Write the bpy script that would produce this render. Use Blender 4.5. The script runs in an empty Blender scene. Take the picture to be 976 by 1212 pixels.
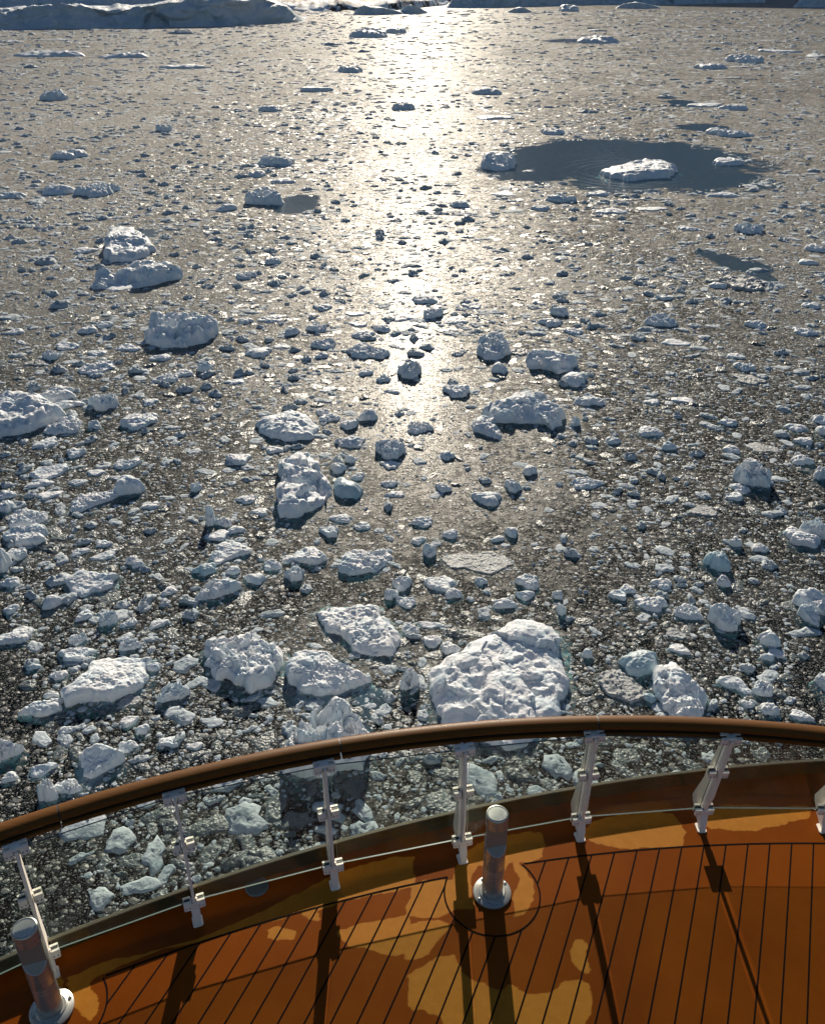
import bpy, math, random
import numpy as np
from math import radians, sin, cos, tan, pi, atan, atan2, hypot

# ------------------------------------------------------------------ camera constants
F, CX, CY, HC = 1067.0, 488.0, 606.0, 22.0
PIT = atan(618 / F)
DK = 16.5                                   # deck height above the sea
FW = np.array([0, cos(PIT), -sin(PIT)]); UPV = np.array([0, sin(PIT), cos(PIT)]); RT = np.array([1.0, 0, 0])
SUN_EL = radians(20.5)

def un(px, py, z=0.0):
    d = FW * F + RT * (px - CX) + UPV * (CY - py)
    return np.array([0, 0, HC]) + d / -d[2] * (HC - z)

def slant(px, py):
    p = un(px, py); return math.sqrt(p[0]**2 + p[1]**2 + HC**2)

C = bpy.context.scene.collection
rng = np.random.RandomState(11)

# ------------------------------------------------------------------ numpy noise
def _h(ix, iy, iz, s):
    n = (ix.astype(np.int64) * 374761393 + iy.astype(np.int64) * 668265263 + iz.astype(np.int64) * 2147483647 + s * 974634777) & 0xffffffff
    n = ((n ^ (n >> 13)) * 1274126177) & 0xffffffff
    n = ((n ^ (n >> 15)) * 2246822519) & 0xffffffff
    n = n ^ (n >> 16)
    return (n & 0xffffff) / float(0xffffff)

def vnoise(x, y, z=None, s=0):
    if z is None: z = np.zeros_like(x)
    ix, iy, iz = np.floor(x), np.floor(y), np.floor(z)
    fx, fy, fz = x - ix, y - iy, z - iz
    u, v, w = (f * f * f * (f * (f * 6 - 15) + 10) for f in (fx, fy, fz))
    r = 0
    for dx in (0, 1):
        for dy in (0, 1):
            for dz in (0, 1):
                r = r + _h(ix + dx, iy + dy, iz + dz, s) * (u if dx else 1 - u) * (v if dy else 1 - v) * (w if dz else 1 - w)
    return r * 2 - 1

def fbm(x, y, z=None, s=0, o=4):
    r, a = 0, 0.5
    if z is None: z = np.zeros_like(x)
    for i in range(o):
        r = r + a * vnoise(x, y, z, s + i * 7); x = x * 2.03 + 3.1; y = y * 2.03 + 1.7; z = z * 2.03; a *= 0.5
    return r

def worley(x, y, s=0):
    ix, iy = np.floor(x), np.floor(y); zz = np.zeros_like(ix)
    f1 = np.full(x.shape, 9.0); f2 = f1.copy(); id_ = np.zeros(x.shape); ox = np.zeros(x.shape); oy = np.zeros(x.shape)
    for dx in (-1, 0, 1):
        for dy in (-1, 0, 1):
            cx = ix + dx; cy = iy + dy
            px = cx + _h(cx, cy, zz, s); py = cy + _h(cx, cy, zz, s + 1)
            d = np.hypot(px - x, py - y); m = d < f1
            f2 = np.where(m, f1, np.minimum(f2, d)); f1 = np.where(m, d, f1)
            id_ = np.where(m, _h(cx, cy, zz, s + 2), id_); ox = np.where(m, x - px, ox); oy = np.where(m, y - py, oy)
    return f1, f2, id_, ox, oy

# ------------------------------------------------------------------ object helpers
def tag(o, label=None, cat=None, group=None, kind=None):
    if label: o['label'] = label
    if cat: o['category'] = cat
    if group: o['group'] = group
    if kind: o['kind'] = kind
    return o

def empty(name, loc=(0, 0, 0)):
    o = bpy.data.objects.new(name, None); C.objects.link(o); o.location = loc; o.empty_display_size = 0.1
    bpy.context.view_layer.update(); return o

def link(name, verts, faces, mats, parent=None, smooth=True, midx=None, origin=None):
    verts = np.asarray(verts, dtype=float)
    if origin is None: origin = np.zeros(3)
    me = bpy.data.meshes.new(name)
    me.from_pydata((verts - origin).tolist(), [], faces)
    for m in (mats if isinstance(mats, (list, tuple)) else [mats]): me.materials.append(m)
    if smooth: me.polygons.foreach_set('use_smooth', [True] * len(me.polygons))
    if midx is not None: me.polygons.foreach_set('material_index', midx)
    me.update()
    o = bpy.data.objects.new(name, me); C.objects.link(o)
    if parent is not None:
        o.parent = parent
        o.location = np.asarray(origin) - np.array(parent.location)
    else: o.location = origin
    return o

def big_mesh(name, V, T, mats, midx=None, smooth=None):
    """V (n,3) float, T (m,3) int: fast triangles mesh"""
    me = bpy.data.meshes.new(name)
    me.vertices.add(len(V)); me.vertices.foreach_set('co', np.ascontiguousarray(V, dtype=np.float32).ravel())
    me.loops.add(len(T) * 3); me.loops.foreach_set('vertex_index', np.ascontiguousarray(T, dtype=np.int32).ravel())
    me.polygons.add(len(T)); me.polygons.foreach_set('loop_start', np.arange(0, len(T) * 3, 3, dtype=np.int32))
    for m in mats: me.materials.append(m)
    if midx is not None: me.polygons.foreach_set('material_index', midx.astype(np.int32))
    if smooth is not None: me.polygons.foreach_set('use_smooth', smooth.astype(bool))
    me.update(calc_edges=True); me.validate()
    o = bpy.data.objects.new(name, me); C.objects.link(o); return o

class MB:
    def __init__(s): s.v = []; s.f = []
    def add(s, v, f):
        n = len(s.v); s.v += [tuple(map(float, p)) for p in v]; s.f += [tuple(i + n for i in q) for q in f]; return s
    def box(s, c, a, b, d, sx, sy, sz, bev=0.0):
        """centre c, unit axes a,b,d, full sizes; bev chamfers the edges along d"""
        c, a, b, d = map(np.array, (c, a, b, d)); hx, hy, hz = sx / 2, sy / 2, sz / 2
        if bev <= 0: prof = [(-hx, -hy), (hx, -hy), (hx, hy), (-hx, hy)]
        else:
            e = bev; prof = [(-hx + e, -hy), (hx - e, -hy), (hx, -hy + e), (hx, hy - e), (hx - e, hy), (-hx + e, hy), (-hx, hy - e), (-hx, -hy + e)]
        n = len(prof)
        v = [c + a * x + b * y - d * hz for x, y in prof] + [c + a * x + b * y + d * hz for x, y in prof]
        f = [tuple(range(n))[::-1], tuple(range(n, 2 * n))] + [(i, (i + 1) % n, (i + 1) % n + n, i + n) for i in range(n)]
        return s.add(v, f)
    def lathe(s, prof, c, seg=40, shear=None):
        """prof list (r,z); shear(x,y,z)->z"""
        v = []; c = np.array(c)
        for r, z in prof:
            for k in range(seg):
                t = 2 * pi * k / seg; x, y = r * cos(t), r * sin(t)
                v.append(c + np.array([x, y, z if shear is None else shear(x, y, z)]))
        f = []
        for i in range(len(prof) - 1):
            for k in range(seg):
                a, b = i * seg + k, i * seg + (k + 1) % seg
                f.append((a, b, b + seg, a + seg))
        f.append(tuple(range(seg))[::-1]); f.append(tuple(range((len(prof) - 1) * seg, len(prof) * seg)))
        return s.add(v, f)
    def build(s, name, mats, parent=None, smooth=False, origin=None):
        o = link(name, s.v, s.f, mats, parent, smooth, origin=origin); return o

def autosmooth(o, ang=35):
    try:
        bpy.context.view_layer.objects.active = o
        o.data.set_sharp_from_angle(angle=radians(ang))
    except Exception: pass

# ------------------------------------------------------------------ materials
def mat(name):
    m = bpy.data.materials.new(name); m.use_nodes = True
    nt = m.node_tree; nt.nodes.clear()
    return m, nt, nt.nodes, nt.links

def N(nt, t, **kw):
    n = nt.nodes.new(t)
    for k, v in kw.items():
        if k.startswith('_'): n.inputs[k[1:]].default_value = v
        else: setattr(n, k, v)
    return n

def math_(nt, op, a, b=None, c=None, clamp=False):
    n = nt.nodes.new('ShaderNodeMath'); n.operation = op; n.use_clamp = clamp
    for i, v in enumerate((a, b, c)):
        if v is None: continue
        if isinstance(v, (int, float)): n.inputs[i].default_value = v
        else: nt.links.new(v, n.inputs[i])
    return n.outputs[0]

def ramp(nt, v, lo, hi, a=0.0, b=1.0):
    n = nt.nodes.new('ShaderNodeMapRange'); n.clamp = True
    nt.links.new(v, n.inputs[0])
    for i, x in zip((1, 2, 3, 4), (lo, hi, a, b)): n.inputs[i].default_value = x
    return n.outputs[0]

def mixc(nt, f, a, b):
    n = nt.nodes.new('ShaderNodeMix'); n.data_type = 'RGBA'
    for s, v in ((0, f), (6, a), (7, b)):
        if isinstance(v, (int, float)): n.inputs[s].default_value = v
        elif isinstance(v, tuple): n.inputs[s].default_value = (*v, 1)
        else: nt.links.new(v, n.inputs[s])
    return n.outputs[2]

def two_sided_fresnel(nt, ior, normal=None):
    g = nt.nodes.new('ShaderNodeNewGeometry'); fr = nt.nodes.new('ShaderNodeFresnel')
    nt.links.new(ramp(nt, g.outputs['Backfacing'], 0.0, 1.0, ior, 1.0 / ior), fr.inputs['IOR'])
    if normal is not None: nt.links.new(normal, fr.inputs['Normal'])
    return fr

def principled(name, col, rough=0.5, metal=0.0, spec=0.5, bump=None, coat=0.0):
    m, nt, nd, lk = mat(name)
    b = N(nt, 'ShaderNodeBsdfPrincipled'); o = N(nt, 'ShaderNodeOutputMaterial')
    b.inputs['Base Color'].default_value = (*col, 1); b.inputs['Roughness'].default_value = rough
    b.inputs['Metallic'].default_value = metal; b.inputs['Specular IOR Level'].default_value = spec
    b.inputs['Coat Weight'].default_value = coat
    lk.new(b.outputs[0], o.inputs[0])
    if bump:
        sc, st, ds = bump
        tc = N(nt, 'ShaderNodeTexCoord'); nz = N(nt, 'ShaderNodeTexNoise', _Scale=sc, _Detail=5.0)
        lk.new(tc.outputs['Object'], nz.inputs['Vector'])
        bp = N(nt, 'ShaderNodeBump', _Strength=st, _Distance=ds); lk.new(nz.outputs[0], bp.inputs['Height']); lk.new(bp.outputs[0], b.inputs['Normal'])
    return m

def ice_mat(name, base, base2, rough, sss, bump=0.5, trans=0.0):
    m, nt, nd, lk = mat(name)
    b = N(nt, 'ShaderNodeBsdfPrincipled'); o = N(nt, 'ShaderNodeOutputMaterial')
    g = N(nt, 'ShaderNodeNewGeometry')
    n1 = N(nt, 'ShaderNodeTexNoise', _Scale=1.3, _Detail=2.0, _Roughness=0.6); lk.new(g.outputs['Position'], n1.inputs['Vector'])
    n2 = N(nt, 'ShaderNodeTexNoise', _Scale=9.0, _Detail=(2.5 if 'brash' in name else 5.0), _Roughness=0.65); lk.new(g.outputs['Position'], n2.inputs['Vector'])
    v = N(nt, 'ShaderNodeTexVoronoi', _Scale=7.0); lk.new(g.outputs['Position'], v.inputs['Vector'])
    lk.new(mixc(nt, ramp(nt, n1.outputs[0], 0.42, 0.66), base, base2), b.inputs['Base Color'])
    b.inputs['Roughness'].default_value = rough
    b.inputs['Subsurface Weight'].default_value = sss
    b.inputs['Subsurface Radius'].default_value = (0.25, 0.7, 1.0); b.inputs['Subsurface Scale'].default_value = 0.22
    b.inputs['IOR'].default_value = 1.31
    b.inputs['Specular IOR Level'].default_value = 0.4
    hsum = math_(nt, 'ADD', math_(nt, 'MULTIPLY', n2.outputs[0], 0.8), math_(nt, 'MULTIPLY', v.outputs['Distance'], -0.35))
    bp = N(nt, 'ShaderNodeBump', _Strength=bump, _Distance=0.09); lk.new(hsum, bp.inputs['Height']); lk.new(bp.outputs[0], b.inputs['Normal'])
    if trans > 0:
        tr = N(nt, 'ShaderNodeBsdfTranslucent'); tr.inputs[0].default_value = (0.40, 0.68, 0.86, 1)
        mx = N(nt, 'ShaderNodeMixShader'); mx.inputs[0].default_value = trans
        lk.new(b.outputs[0], mx.inputs[1]); lk.new(tr.outputs[0], mx.inputs[2]); lk.new(mx.outputs[0], o.inputs[0])
    else: lk.new(b.outputs[0], o.inputs[0])
    return m

M_ICE = ice_mat('snowy_ice', (0.90, 0.92, 0.94), (0.74, 0.85, 0.91), 0.55, 0.0, 0.38, 0.14)
M_BLUEICE = ice_mat('blue_ice', (0.66, 0.77, 0.81), (0.50, 0.68, 0.75), 0.3, 0.0, 0.4, 0.3)
M_BRASH_W = ice_mat('brash_white', (0.50, 0.56, 0.60), (0.32, 0.40, 0.45), 0.75, 0.0, 0.5)
M_BRASH_G = ice_mat('brash_clear', (0.17, 0.20, 0.21), (0.10, 0.13, 0.14), 0.3, 0.0, 0.7)
M_PAN = ice_mat('grey_wet_ice', (0.33, 0.355, 0.36), (0.48, 0.51, 0.52), 0.5, 0.0, 0.7)
M_BERG = None

# ------------------------------------------------------------------ open water leads and pools (world ellipses: x, y, a, b)
def ell(x0, y0, x1, y1):
    c = un((x0 + x1) / 2, (y0 + y1) / 2); l = un(x0, (y0 + y1) / 2); t = un((x0 + x1) / 2, y0); b = un((x0 + x1) / 2, y1)
    return ((c[0]), (t[1] + b[1]) / 2, abs(c[0] - l[0]), (t[1] - b[1]) / 2)
POOLS = [ell(592, 163, 912, 231), ell(562, 186, 720, 216), ell(322, 230, 382, 255), ell(824, 296, 850, 306), ell(840, 300, 884, 320),
         ell(872, 309, 914, 326), ell(894, 320, 916, 336), ell(800, 146, 862, 156), ell(795, 118, 830, 128), ell(640, 46, 740, 51),
         ell(150, 271, 186, 284)]
# dark gaps of open water hugging the big floes near the ship
GAPS = [ell(334, 778, 424, 838), ell(90, 892, 128, 936), ell(338, 850, 440, 905), ell(420, 815, 462, 850)]

def water_material():
    m, nt, nd, lk = mat('sea_water_and_slush')
    out = N(nt, 'ShaderNodeOutputMaterial'); g = N(nt, 'ShaderNodeNewGeometry')
    P = g.outputs['Position']
    sp = N(nt, 'ShaderNodeSeparateXYZ'); lk.new(P, sp.inputs[0]); X, Y = sp.outputs[0], sp.outputs[1]
    def noise(sc, det=4.0, ro=0.6, vec=P):
        n = N(nt, 'ShaderNodeTexNoise', noise_dimensions='3D', _Scale=sc, _Detail=det, _Roughness=ro); lk.new(vec, n.inputs['Vector']); return n.outputs[0]
    def vor(sc, feat='F1', vec=P):
        v = N(nt, 'ShaderNodeTexVoronoi', voronoi_dimensions='2D', feature=feat, _Scale=sc); lk.new(vec, v.inputs['Vector']); return v
    # warp a little so cells are not regular
    wn = N(nt, 'ShaderNodeTexNoise', _Scale=3.0, _Detail=1.0); lk.new(P, wn.inputs['Vector'])
    wv = N(nt, 'ShaderNodeVectorMath', operation='SCALE'); wv.inputs[3].default_value = 0.16; lk.new(wn.outputs['Color'], wv.inputs[0])
    wa = N(nt, 'ShaderNodeVectorMath', operation='ADD'); lk.new(P, wa.inputs[0]); lk.new(wv.outputs[0], wa.inputs[1]); W = wa.outputs[0]
    def layer(sc, keep, rad):
        v = vor(sc, vec=W); cs = N(nt, 'ShaderNodeSeparateColor'); lk.new(v.outputs['Color'], cs.inputs[0])
        r = math_(nt, 'MULTIPLY_ADD', cs.outputs[0], rad * 0.7, rad * 0.5)
        e = math_(nt, 'DIVIDE', math_(nt, 'SUBTRACT', r, v.outputs['Distance']), rad)      # >0 inside the bit
        on = math_(nt, 'LESS_THAN', cs.outputs[1], keep)
        mk = math_(nt, 'MULTIPLY', ramp(nt, e, 0.0, 0.12), on)
        hgt = math_(nt, 'MULTIPLY', ramp(nt, e, 0.0, 0.6), mk)
        return mk, hgt, cs.outputs[2]
    big = noise(0.035, 2.0); med = noise(0.35, 2.0)
    # slush is thicker out to sea, thinner in the lower right of the view
    cov = math_(nt, 'ADD', ramp(nt, big, 0.35, 0.65, -0.22, 0.22), ramp(nt, med, 0.3, 0.7, -0.25, 0.25))
    cov = math_(nt, 'ADD', cov, ramp(nt, Y, 24.0, 75.0, -0.08, 0.30))
    cov = math_(nt, 'ADD', cov, ramp(nt, X, 4.0, 22.0, 0.0, -0.14))
    m1, h1, c1 = layer(3.0, 0.60, 0.42)
    m2, h2, c2 = layer(8.0, 0.55, 0.40)
    m3, h3, c3 = layer(22.0, 0.45, 0.40)
    m4, h4, c4 = layer(0.75, 0.55, 0.42)
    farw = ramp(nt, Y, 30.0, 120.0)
    fine = noise(30.0, 2.0, 0.7)
    film = ramp(nt, math_(nt, 'ADD', noise(2.2, 4.0, 0.7), math_(nt, 'MULTIPLY', cov, 0.35)), 0.47, 0.60)
    grains = ramp(nt, math_(nt, 'ADD', fine, math_(nt, 'MULTIPLY', cov, 0.22)), 0.52, 0.60)
    # open-water mask
    ed = noise(0.5, 3.0, 0.65)
    pool = None
    for cx, cy, a, b in POOLS + GAPS:
        dx = math_(nt, 'DIVIDE', math_(nt, 'SUBTRACT', X, float(cx)), float(a)); dy = math_(nt, 'DIVIDE', math_(nt, 'SUBTRACT', Y, float(cy)), float(b))
        d = math_(nt, 'ADD', math_(nt, 'MULTIPLY', dx, dx), math_(nt, 'MULTIPLY', dy, dy))
        pool = d if pool is None else math_(nt, 'MINIMUM', pool, d)
    pool = math_(nt, 'ADD', pool, math_(nt, 'ADD', ramp(nt, ed, 0.3, 0.7, -0.22, 0.22), math_(nt, 'ADD', ramp(nt, med, 0.3, 0.7, -0.12, 0.12), ramp(nt, noise(0.11, 2.0), 0.3, 0.7, -0.3, 0.3))))
    ice_on = ramp(nt, pool, 0.86, 1.10)                       # 1 in slush, 0 in open water
    rough_h = math_(nt, 'ADD', math_(nt, 'MULTIPLY', h1, 1.0), math_(nt, 'ADD', math_(nt, 'MULTIPLY', h2, 0.55), math_(nt, 'MULTIPLY', h3, 0.28)))
    rough_h = math_(nt, 'ADD', rough_h, math_(nt, 'MULTIPLY', fine, 0.25))
    rough_h = math_(nt, 'ADD', rough_h, math_(nt, 'MULTIPLY', math_(nt, 'MULTIPLY', h4, farw), 3.0))
    mask = math_(nt, 'MAXIMUM', math_(nt, 'MULTIPLY', math_(nt, 'MAXIMUM', m1, m2), 0.85), math_(nt, 'MULTIPLY', m3, 0.75))
    mask = math_(nt, 'MAXIMUM', mask, math_(nt, 'MULTIPLY', film, ramp(nt, Y, 24.0, 60.0, 0.45, 0.92)))
    mask = math_(nt, 'MAXIMUM', mask, math_(nt, 'MULTIPLY', grains, ramp(nt, Y, 20.0, 60.0, 0.3, 0.75)))
    mask = math_(nt, 'MAXIMUM', mask, math_(nt, 'MULTIPLY', math_(nt, 'MULTIPLY', m4, farw), 0.8))
    mask = math_(nt, 'MULTIPLY', mask, ice_on)
    # slush
    br = math_(nt, 'MAXIMUM', math_(nt, 'MULTIPLY', m2, c2), math_(nt, 'MULTIPLY', m3, c3))
    br = math_(nt, 'MAXIMUM', br, math_(nt, 'MULTIPLY', m1, math_(nt, 'MULTIPLY', c1, 0.7)))
    br = math_(nt, 'MAXIMUM', br, math_(nt, 'MULTIPLY', math_(nt, 'MULTIPLY', m4, farw), c4))
    col = mixc(nt, br, mixc(nt, farw, (0.070, 0.078, 0.074), (0.29, 0.275, 0.245)), mixc(nt, farw, (0.25, 0.26, 0.255), (0.52, 0.51, 0.47)))  # far slush painted paler and beige in place of a sky sheen
    bp = N(nt, 'ShaderNodeBump', _Strength=0.85, _Distance=0.05); lk.new(math_(nt, 'MULTIPLY', rough_h, ice_on), bp.inputs['Height'])
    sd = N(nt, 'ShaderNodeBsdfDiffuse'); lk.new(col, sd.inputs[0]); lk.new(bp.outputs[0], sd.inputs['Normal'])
    sg = N(nt, 'ShaderNodeBsdfGlossy', _Roughness=0.34); lk.new(bp.outputs[0], sg.inputs['Normal'])
    sl = N(nt, 'ShaderNodeMixShader'); sl.inputs[0].default_value = 0.052; lk.new(sd.outputs[0], sl.inputs[1]); lk.new(sg.outputs[0], sl.inputs[2])
    # water with small ripples; rings round the floe in the pool
    px, py = un(757, 204)[:2]
    rr = math_(nt, 'SQRT', math_(nt, 'ADD', math_(nt, 'POWER', math_(nt, 'SUBTRACT', X, float(px)), 2.0), math_(nt, 'POWER', math_(nt, 'SUBTRACT', Y, float(py)), 2.0)))
    rings = math_(nt, 'SINE', math_(nt, 'MULTIPLY', rr, 3.6))
    wh = math_(nt, 'ADD', noise(5.0, 2.0), math_(nt, 'MULTIPLY', rings, math_(nt, 'MULTIPLY', ramp(nt, rr, 3.0, 34.0, 1.0, 0.0), 1.1)))
    bw = N(nt, 'ShaderNodeBump', _Strength=0.5, _Distance=0.02); lk.new(wh, bw.inputs['Height'])
    fr = two_sided_fresnel(nt, 1.33, bw.outputs[0])
    wetdim = ramp(nt, ice_on, 0.0, 1.0, 1.0, 0.075)
    gl = N(nt, 'ShaderNodeBsdfGlossy'); lk.new(ramp(nt, ice_on, 0.0, 1.0, 0.08, 0.19), gl.inputs['Roughness']); lk.new(bw.outputs[0], gl.inputs['Normal'])
    tr = N(nt, 'ShaderNodeBsdfTransparent'); tr.inputs[0].default_value = (0.86, 0.93, 0.93, 1)
    mk_ = N(nt, 'ShaderNodeBsdfDiffuse'); mk_.inputs[0].default_value = (0.13, 0.21, 0.27, 1)
    tm = N(nt, 'ShaderNodeMixShader'); lk.new(ramp(nt, ice_on, 0.0, 1.0, 0.38, 0.03), tm.inputs[0]); lk.new(tr.outputs[0], tm.inputs[1]); lk.new(mk_.outputs[0], tm.inputs[2])
    wm = N(nt, 'ShaderNodeMixShader'); lk.new(math_(nt, 'MULTIPLY', fr.outputs[0], wetdim), wm.inputs[0]); lk.new(tm.outputs[0], wm.inputs[1]); lk.new(gl.outputs[0], wm.inputs[2])
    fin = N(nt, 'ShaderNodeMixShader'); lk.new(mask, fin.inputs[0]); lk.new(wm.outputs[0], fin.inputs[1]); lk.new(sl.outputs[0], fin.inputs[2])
    lk.new(fin.outputs[0], out.inputs['Surface'])
    va = N(nt, 'ShaderNodeVolumeAbsorption', _Density=1.0); va.inputs[0].default_value = (0.0, 0.60, 0.62, 1)
    lk.new(va.outputs[0], out.inputs['Volume'])
    return m

M_WATER = water_material()
M_DEEP = principled('deep_water', (0.004, 0.012, 0.014), 1.0, 0, 0.0)

# ------------------------------------------------------------------ the sea: one closed body of water
x0, x1, y0, y1, zb = -5000, 5000, -300, 9000, -4.0
V = [(x0, y0, 0), (x1, y0, 0), (x1, y1, 0), (x0, y1, 0), (x0, y0, zb), (x1, y0, zb), (x1, y1, zb), (x0, y1, zb)]
Fc = [(0, 1, 2, 3), (7, 6, 5, 4), (0, 4, 5, 1), (1, 5, 6, 2), (2, 6, 7, 3), (3, 7, 4, 0)]
sea = link('sea', V, Fc, [M_WATER, M_DEEP], smooth=False, midx=[0, 1, 1, 1, 1, 1]); tag(sea, kind='structure')

# ------------------------------------------------------------------ ice floes
def resample(poly, n):
    p = np.vstack([poly, poly[:1]]); d = np.r_[0, np.cumsum(np.hypot(*np.diff(p, axis=0).T))]
    t = np.linspace(0, d[-1], n, endpoint=False)
    return np.c_[np.interp(t, d, p[:, 0]), np.interp(t, d, p[:, 1])]

def floe(name, outline, h, style, seed, res=1.0, matl=None, tilt=None, foot=0.0):
    """outline: (n,2) plan polygon in metres; h: height above water"""
    c = outline.mean(0); L = math.sqrt(abs(0.5 * np.sum(outline[:, 0] * np.roll(outline[:, 1], -1) - np.roll(outline[:, 0], -1) * outline[:, 1])) + 1e-6)
    S = int(np.clip(48 * res, 14, 220)); R = int(np.clip(16 * res, 4, 74))
    ol = resample(outline, S)
    ol = (np.roll(ol, 1, 0) + 2 * ol + np.roll(ol, -1, 0)) / 4
    ang = np.arange(S) / S * 2 * pi
    jit = 1 + 0.10 * fbm(np.cos(ang) * 3 + seed, np.sin(ang) * 3, s=seed, o=4) * 2
    ol = c + (ol - c) * jit[:, None]
    k = {'dome': 2.6, 'slab': 9, 'rubble': 8, 'crag': 7, 'mound': 4, 'pan': 9}[style]
    ts = np.concatenate([np.linspace(0, 1, R + 1)[1:] ** 0.85])
    rings = [c + (ol - c) * t for t in ts]
    XY = np.vstack([c[None]] + rings); T = np.r_[0, np.repeat(ts, S)]
    u, v = XY[:, 0] / L, XY[:, 1] / L
    prof = np.clip(1 - T ** (k * 1.2), 0, 1) ** (0.45 if style in ('slab', 'pan', 'crag') else 0.6)
    base = fbm(u * 2.2, v * 2.2, s=seed, o=5)
    sc = 3.4 if style != 'crag' else 2.1
    wx = u + 0.12 * fbm(u * 4, v * 4, s=seed + 50); wy = v + 0.12 * fbm(u * 4 + 9, v * 4, s=seed + 60)
    f1, f2, idr, ox, oy = worley(wx * sc, wy * sc, seed)
    dome = np.sqrt(np.clip(1 - (f1 / 0.72) ** 2, 0, 1)) * (0.35 + 0.65 * idr)
    blk = (0.25 + 0.75 * idr) + (ox * (idr * 7 % 1 - 0.5) + oy * (idr * 13 % 1 - 0.35)) * (1.9 if style == 'crag' else 1.1)
    blk *= 0.8 + 0.2 * np.clip((f2 - f1) * 6, 0, 1)
    g1, g2, gid, gx, gy = worley(wx * sc * 2.7, wy * sc * 2.7, seed + 5)
    dome2 = np.sqrt(np.clip(1 - (g1 / 0.7) ** 2, 0, 1)) * gid
    q1, q2, qid, _, _ = worley(wx * sc * 6.5, wy * sc * 6.5, seed + 9)
    dome3 = np.sqrt(np.clip(1 - (q1 / 0.7) ** 2, 0, 1)) * qid
    blk2 = gid * 0.5 + gx * (gid * 5 % 1 - 0.5) * 1.6 + gy * (gid * 11 % 1 - 0.5) * 1.6
    z1, z2, zid, zx, zy = worley(wx * sc * 5.5 + 3, wy * sc * 5.5, seed + 15)
    blk3 = zid * 0.5 + zx * (zid * 5 % 1 - 0.5) * 1.6 + zy * (zid * 11 % 1 - 0.5) * 1.6
    rid = 1 - np.abs(fbm(u * 3, v * 3, s=seed + 3, o=5)) * 2.2
    if tilt is None:
        a = (seed * 2.399) % 6.28; tilt = (0.5 * cos(a), 0.5 * sin(a))
    tl = ((u - c[0] / L) * tilt[0] + (v - c[1] / L) * tilt[1])
    if style == 'rubble': H = 0.28 + 0.32 * dome + 0.22 * dome2 * (0.4 + 0.6 * idr) + 0.16 * blk2 + 0.08 * blk3 + 0.06 * dome3 + 0.22 * base + tl * 0.7
    elif style == 'crag': H = 0.20 + 0.55 * blk + 0.14 * np.clip(rid, 0, 1) ** 2 + 0.22 * blk2 + 0.07 * blk3 * (idr > 0.4) + 0.05 * dome3 + 0.28 * base + tl
    elif style == 'slab': H = 0.60 + tl * 1.1 + 0.20 * base + 0.14 * blk * np.clip(base + 0.5, 0, 1) + 0.12 * blk2 * (base > 0) + 0.05 * blk3
    elif style == 'dome': H = 0.78 + 0.24 * base + tl * 0.6 + 0.10 * blk + 0.03 * dome2
    elif style == 'mound': H = 0.5 + 0.30 * dome + 0.25 * base + 0.16 * dome2 + 0.05 * dome3 + tl * 0.8
    else: H = 0.30 + 0.12 * base + 0.14 * dome2 + 0.22 * dome3 * (gid > 0.55) + 0.55 * np.clip((T - 0.86) * 8, 0, 1) * 0.4
    H = H + 0.045 * fbm(u * 11, v * 11, s=seed + 71, o=4) * 2
    H = np.where(H > 0.85, 0.85 + (H - 0.85) * 0.4, H)
    Z = h * prof * np.clip(H, 0.06, 1.1)
    # ragged sides: push points sideways with 3D noise
    amp = 0.055 * L * np.clip(T * 1.3 - 0.3, 0, 1)
    XY = XY + np.c_[fbm(u * 5, v * 5, Z / L * 7, seed + 21, 4), fbm(u * 5 + 7, v * 5, Z / L * 7, seed + 31, 4)] * amp[:, None]
    Vv = [np.c_[XY, Z]]
    hh = max(h * 1.2, 0.18 * L)
    for t, z in ((1.03, -0.10), (1.10 + foot, -0.30), (1.02 + foot, -0.75), (0.62, -1.15)):
        rg = c + (ol - c) * t
        nz = fbm(rg[:, 0] / L * 3, rg[:, 1] / L * 3, s=seed + 40, o=3)
        rg = c + (rg - c) * (1 + 0.12 * nz[:, None] * (t > 1.05))
        if t > 1.0 and foot > 0.15: rg = rg + np.array([-0.3, -1.0]) * foot * L * 0.35
        Vv.append(np.c_[rg, np.full(S, z * hh) * (1 + 0.3 * nz)])
    Vv.append(np.array([[c[0], c[1], -1.3 * hh]]))
    Vt = np.vstack(Vv); nr = R + 4
    fc = [(0, 1 + j, 1 + (j + 1) % S) for j in range(S)]
    for i in range(nr - 1):
        a, b = 1 + i * S, 1 + (i + 1) * S
        fc += [(a + j, b + j, b + (j + 1) % S, a + (j + 1) % S) for j in range(S)]
    a = 1 + (nr - 1) * S; e = len(Vt) - 1
    fc += [(a + j, e, a + (j + 1) % S) for j in range(S)]
    ob = link(name, Vt, fc, matl or M_ICE, smooth=True, origin=np.array([c[0], c[1], 0.0]))
    if style in ('crag', 'rubble', 'slab'): ob.data.set_sharp_from_angle(angle=radians(42))
    return ob

def px_poly(o, s, pts): return [(o[0] + x / s, o[1] + y / s) for x, y in pts]

def plan_from_silhouette(pts, h):
    """photo outline of a floe -> footprint on the water, allowing for its height on the far side"""
    p = np.array([un(x, y)[:2] for x, y in pts]); ys = p[:, 1]; f = (ys - ys.min()) / max(1e-6, ys.max() - ys.min())
    d = np.hypot(p[:, 0], p[:, 1]); k = 1 - 0.62 * f * h / HC
    return p * k[:, None]

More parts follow.
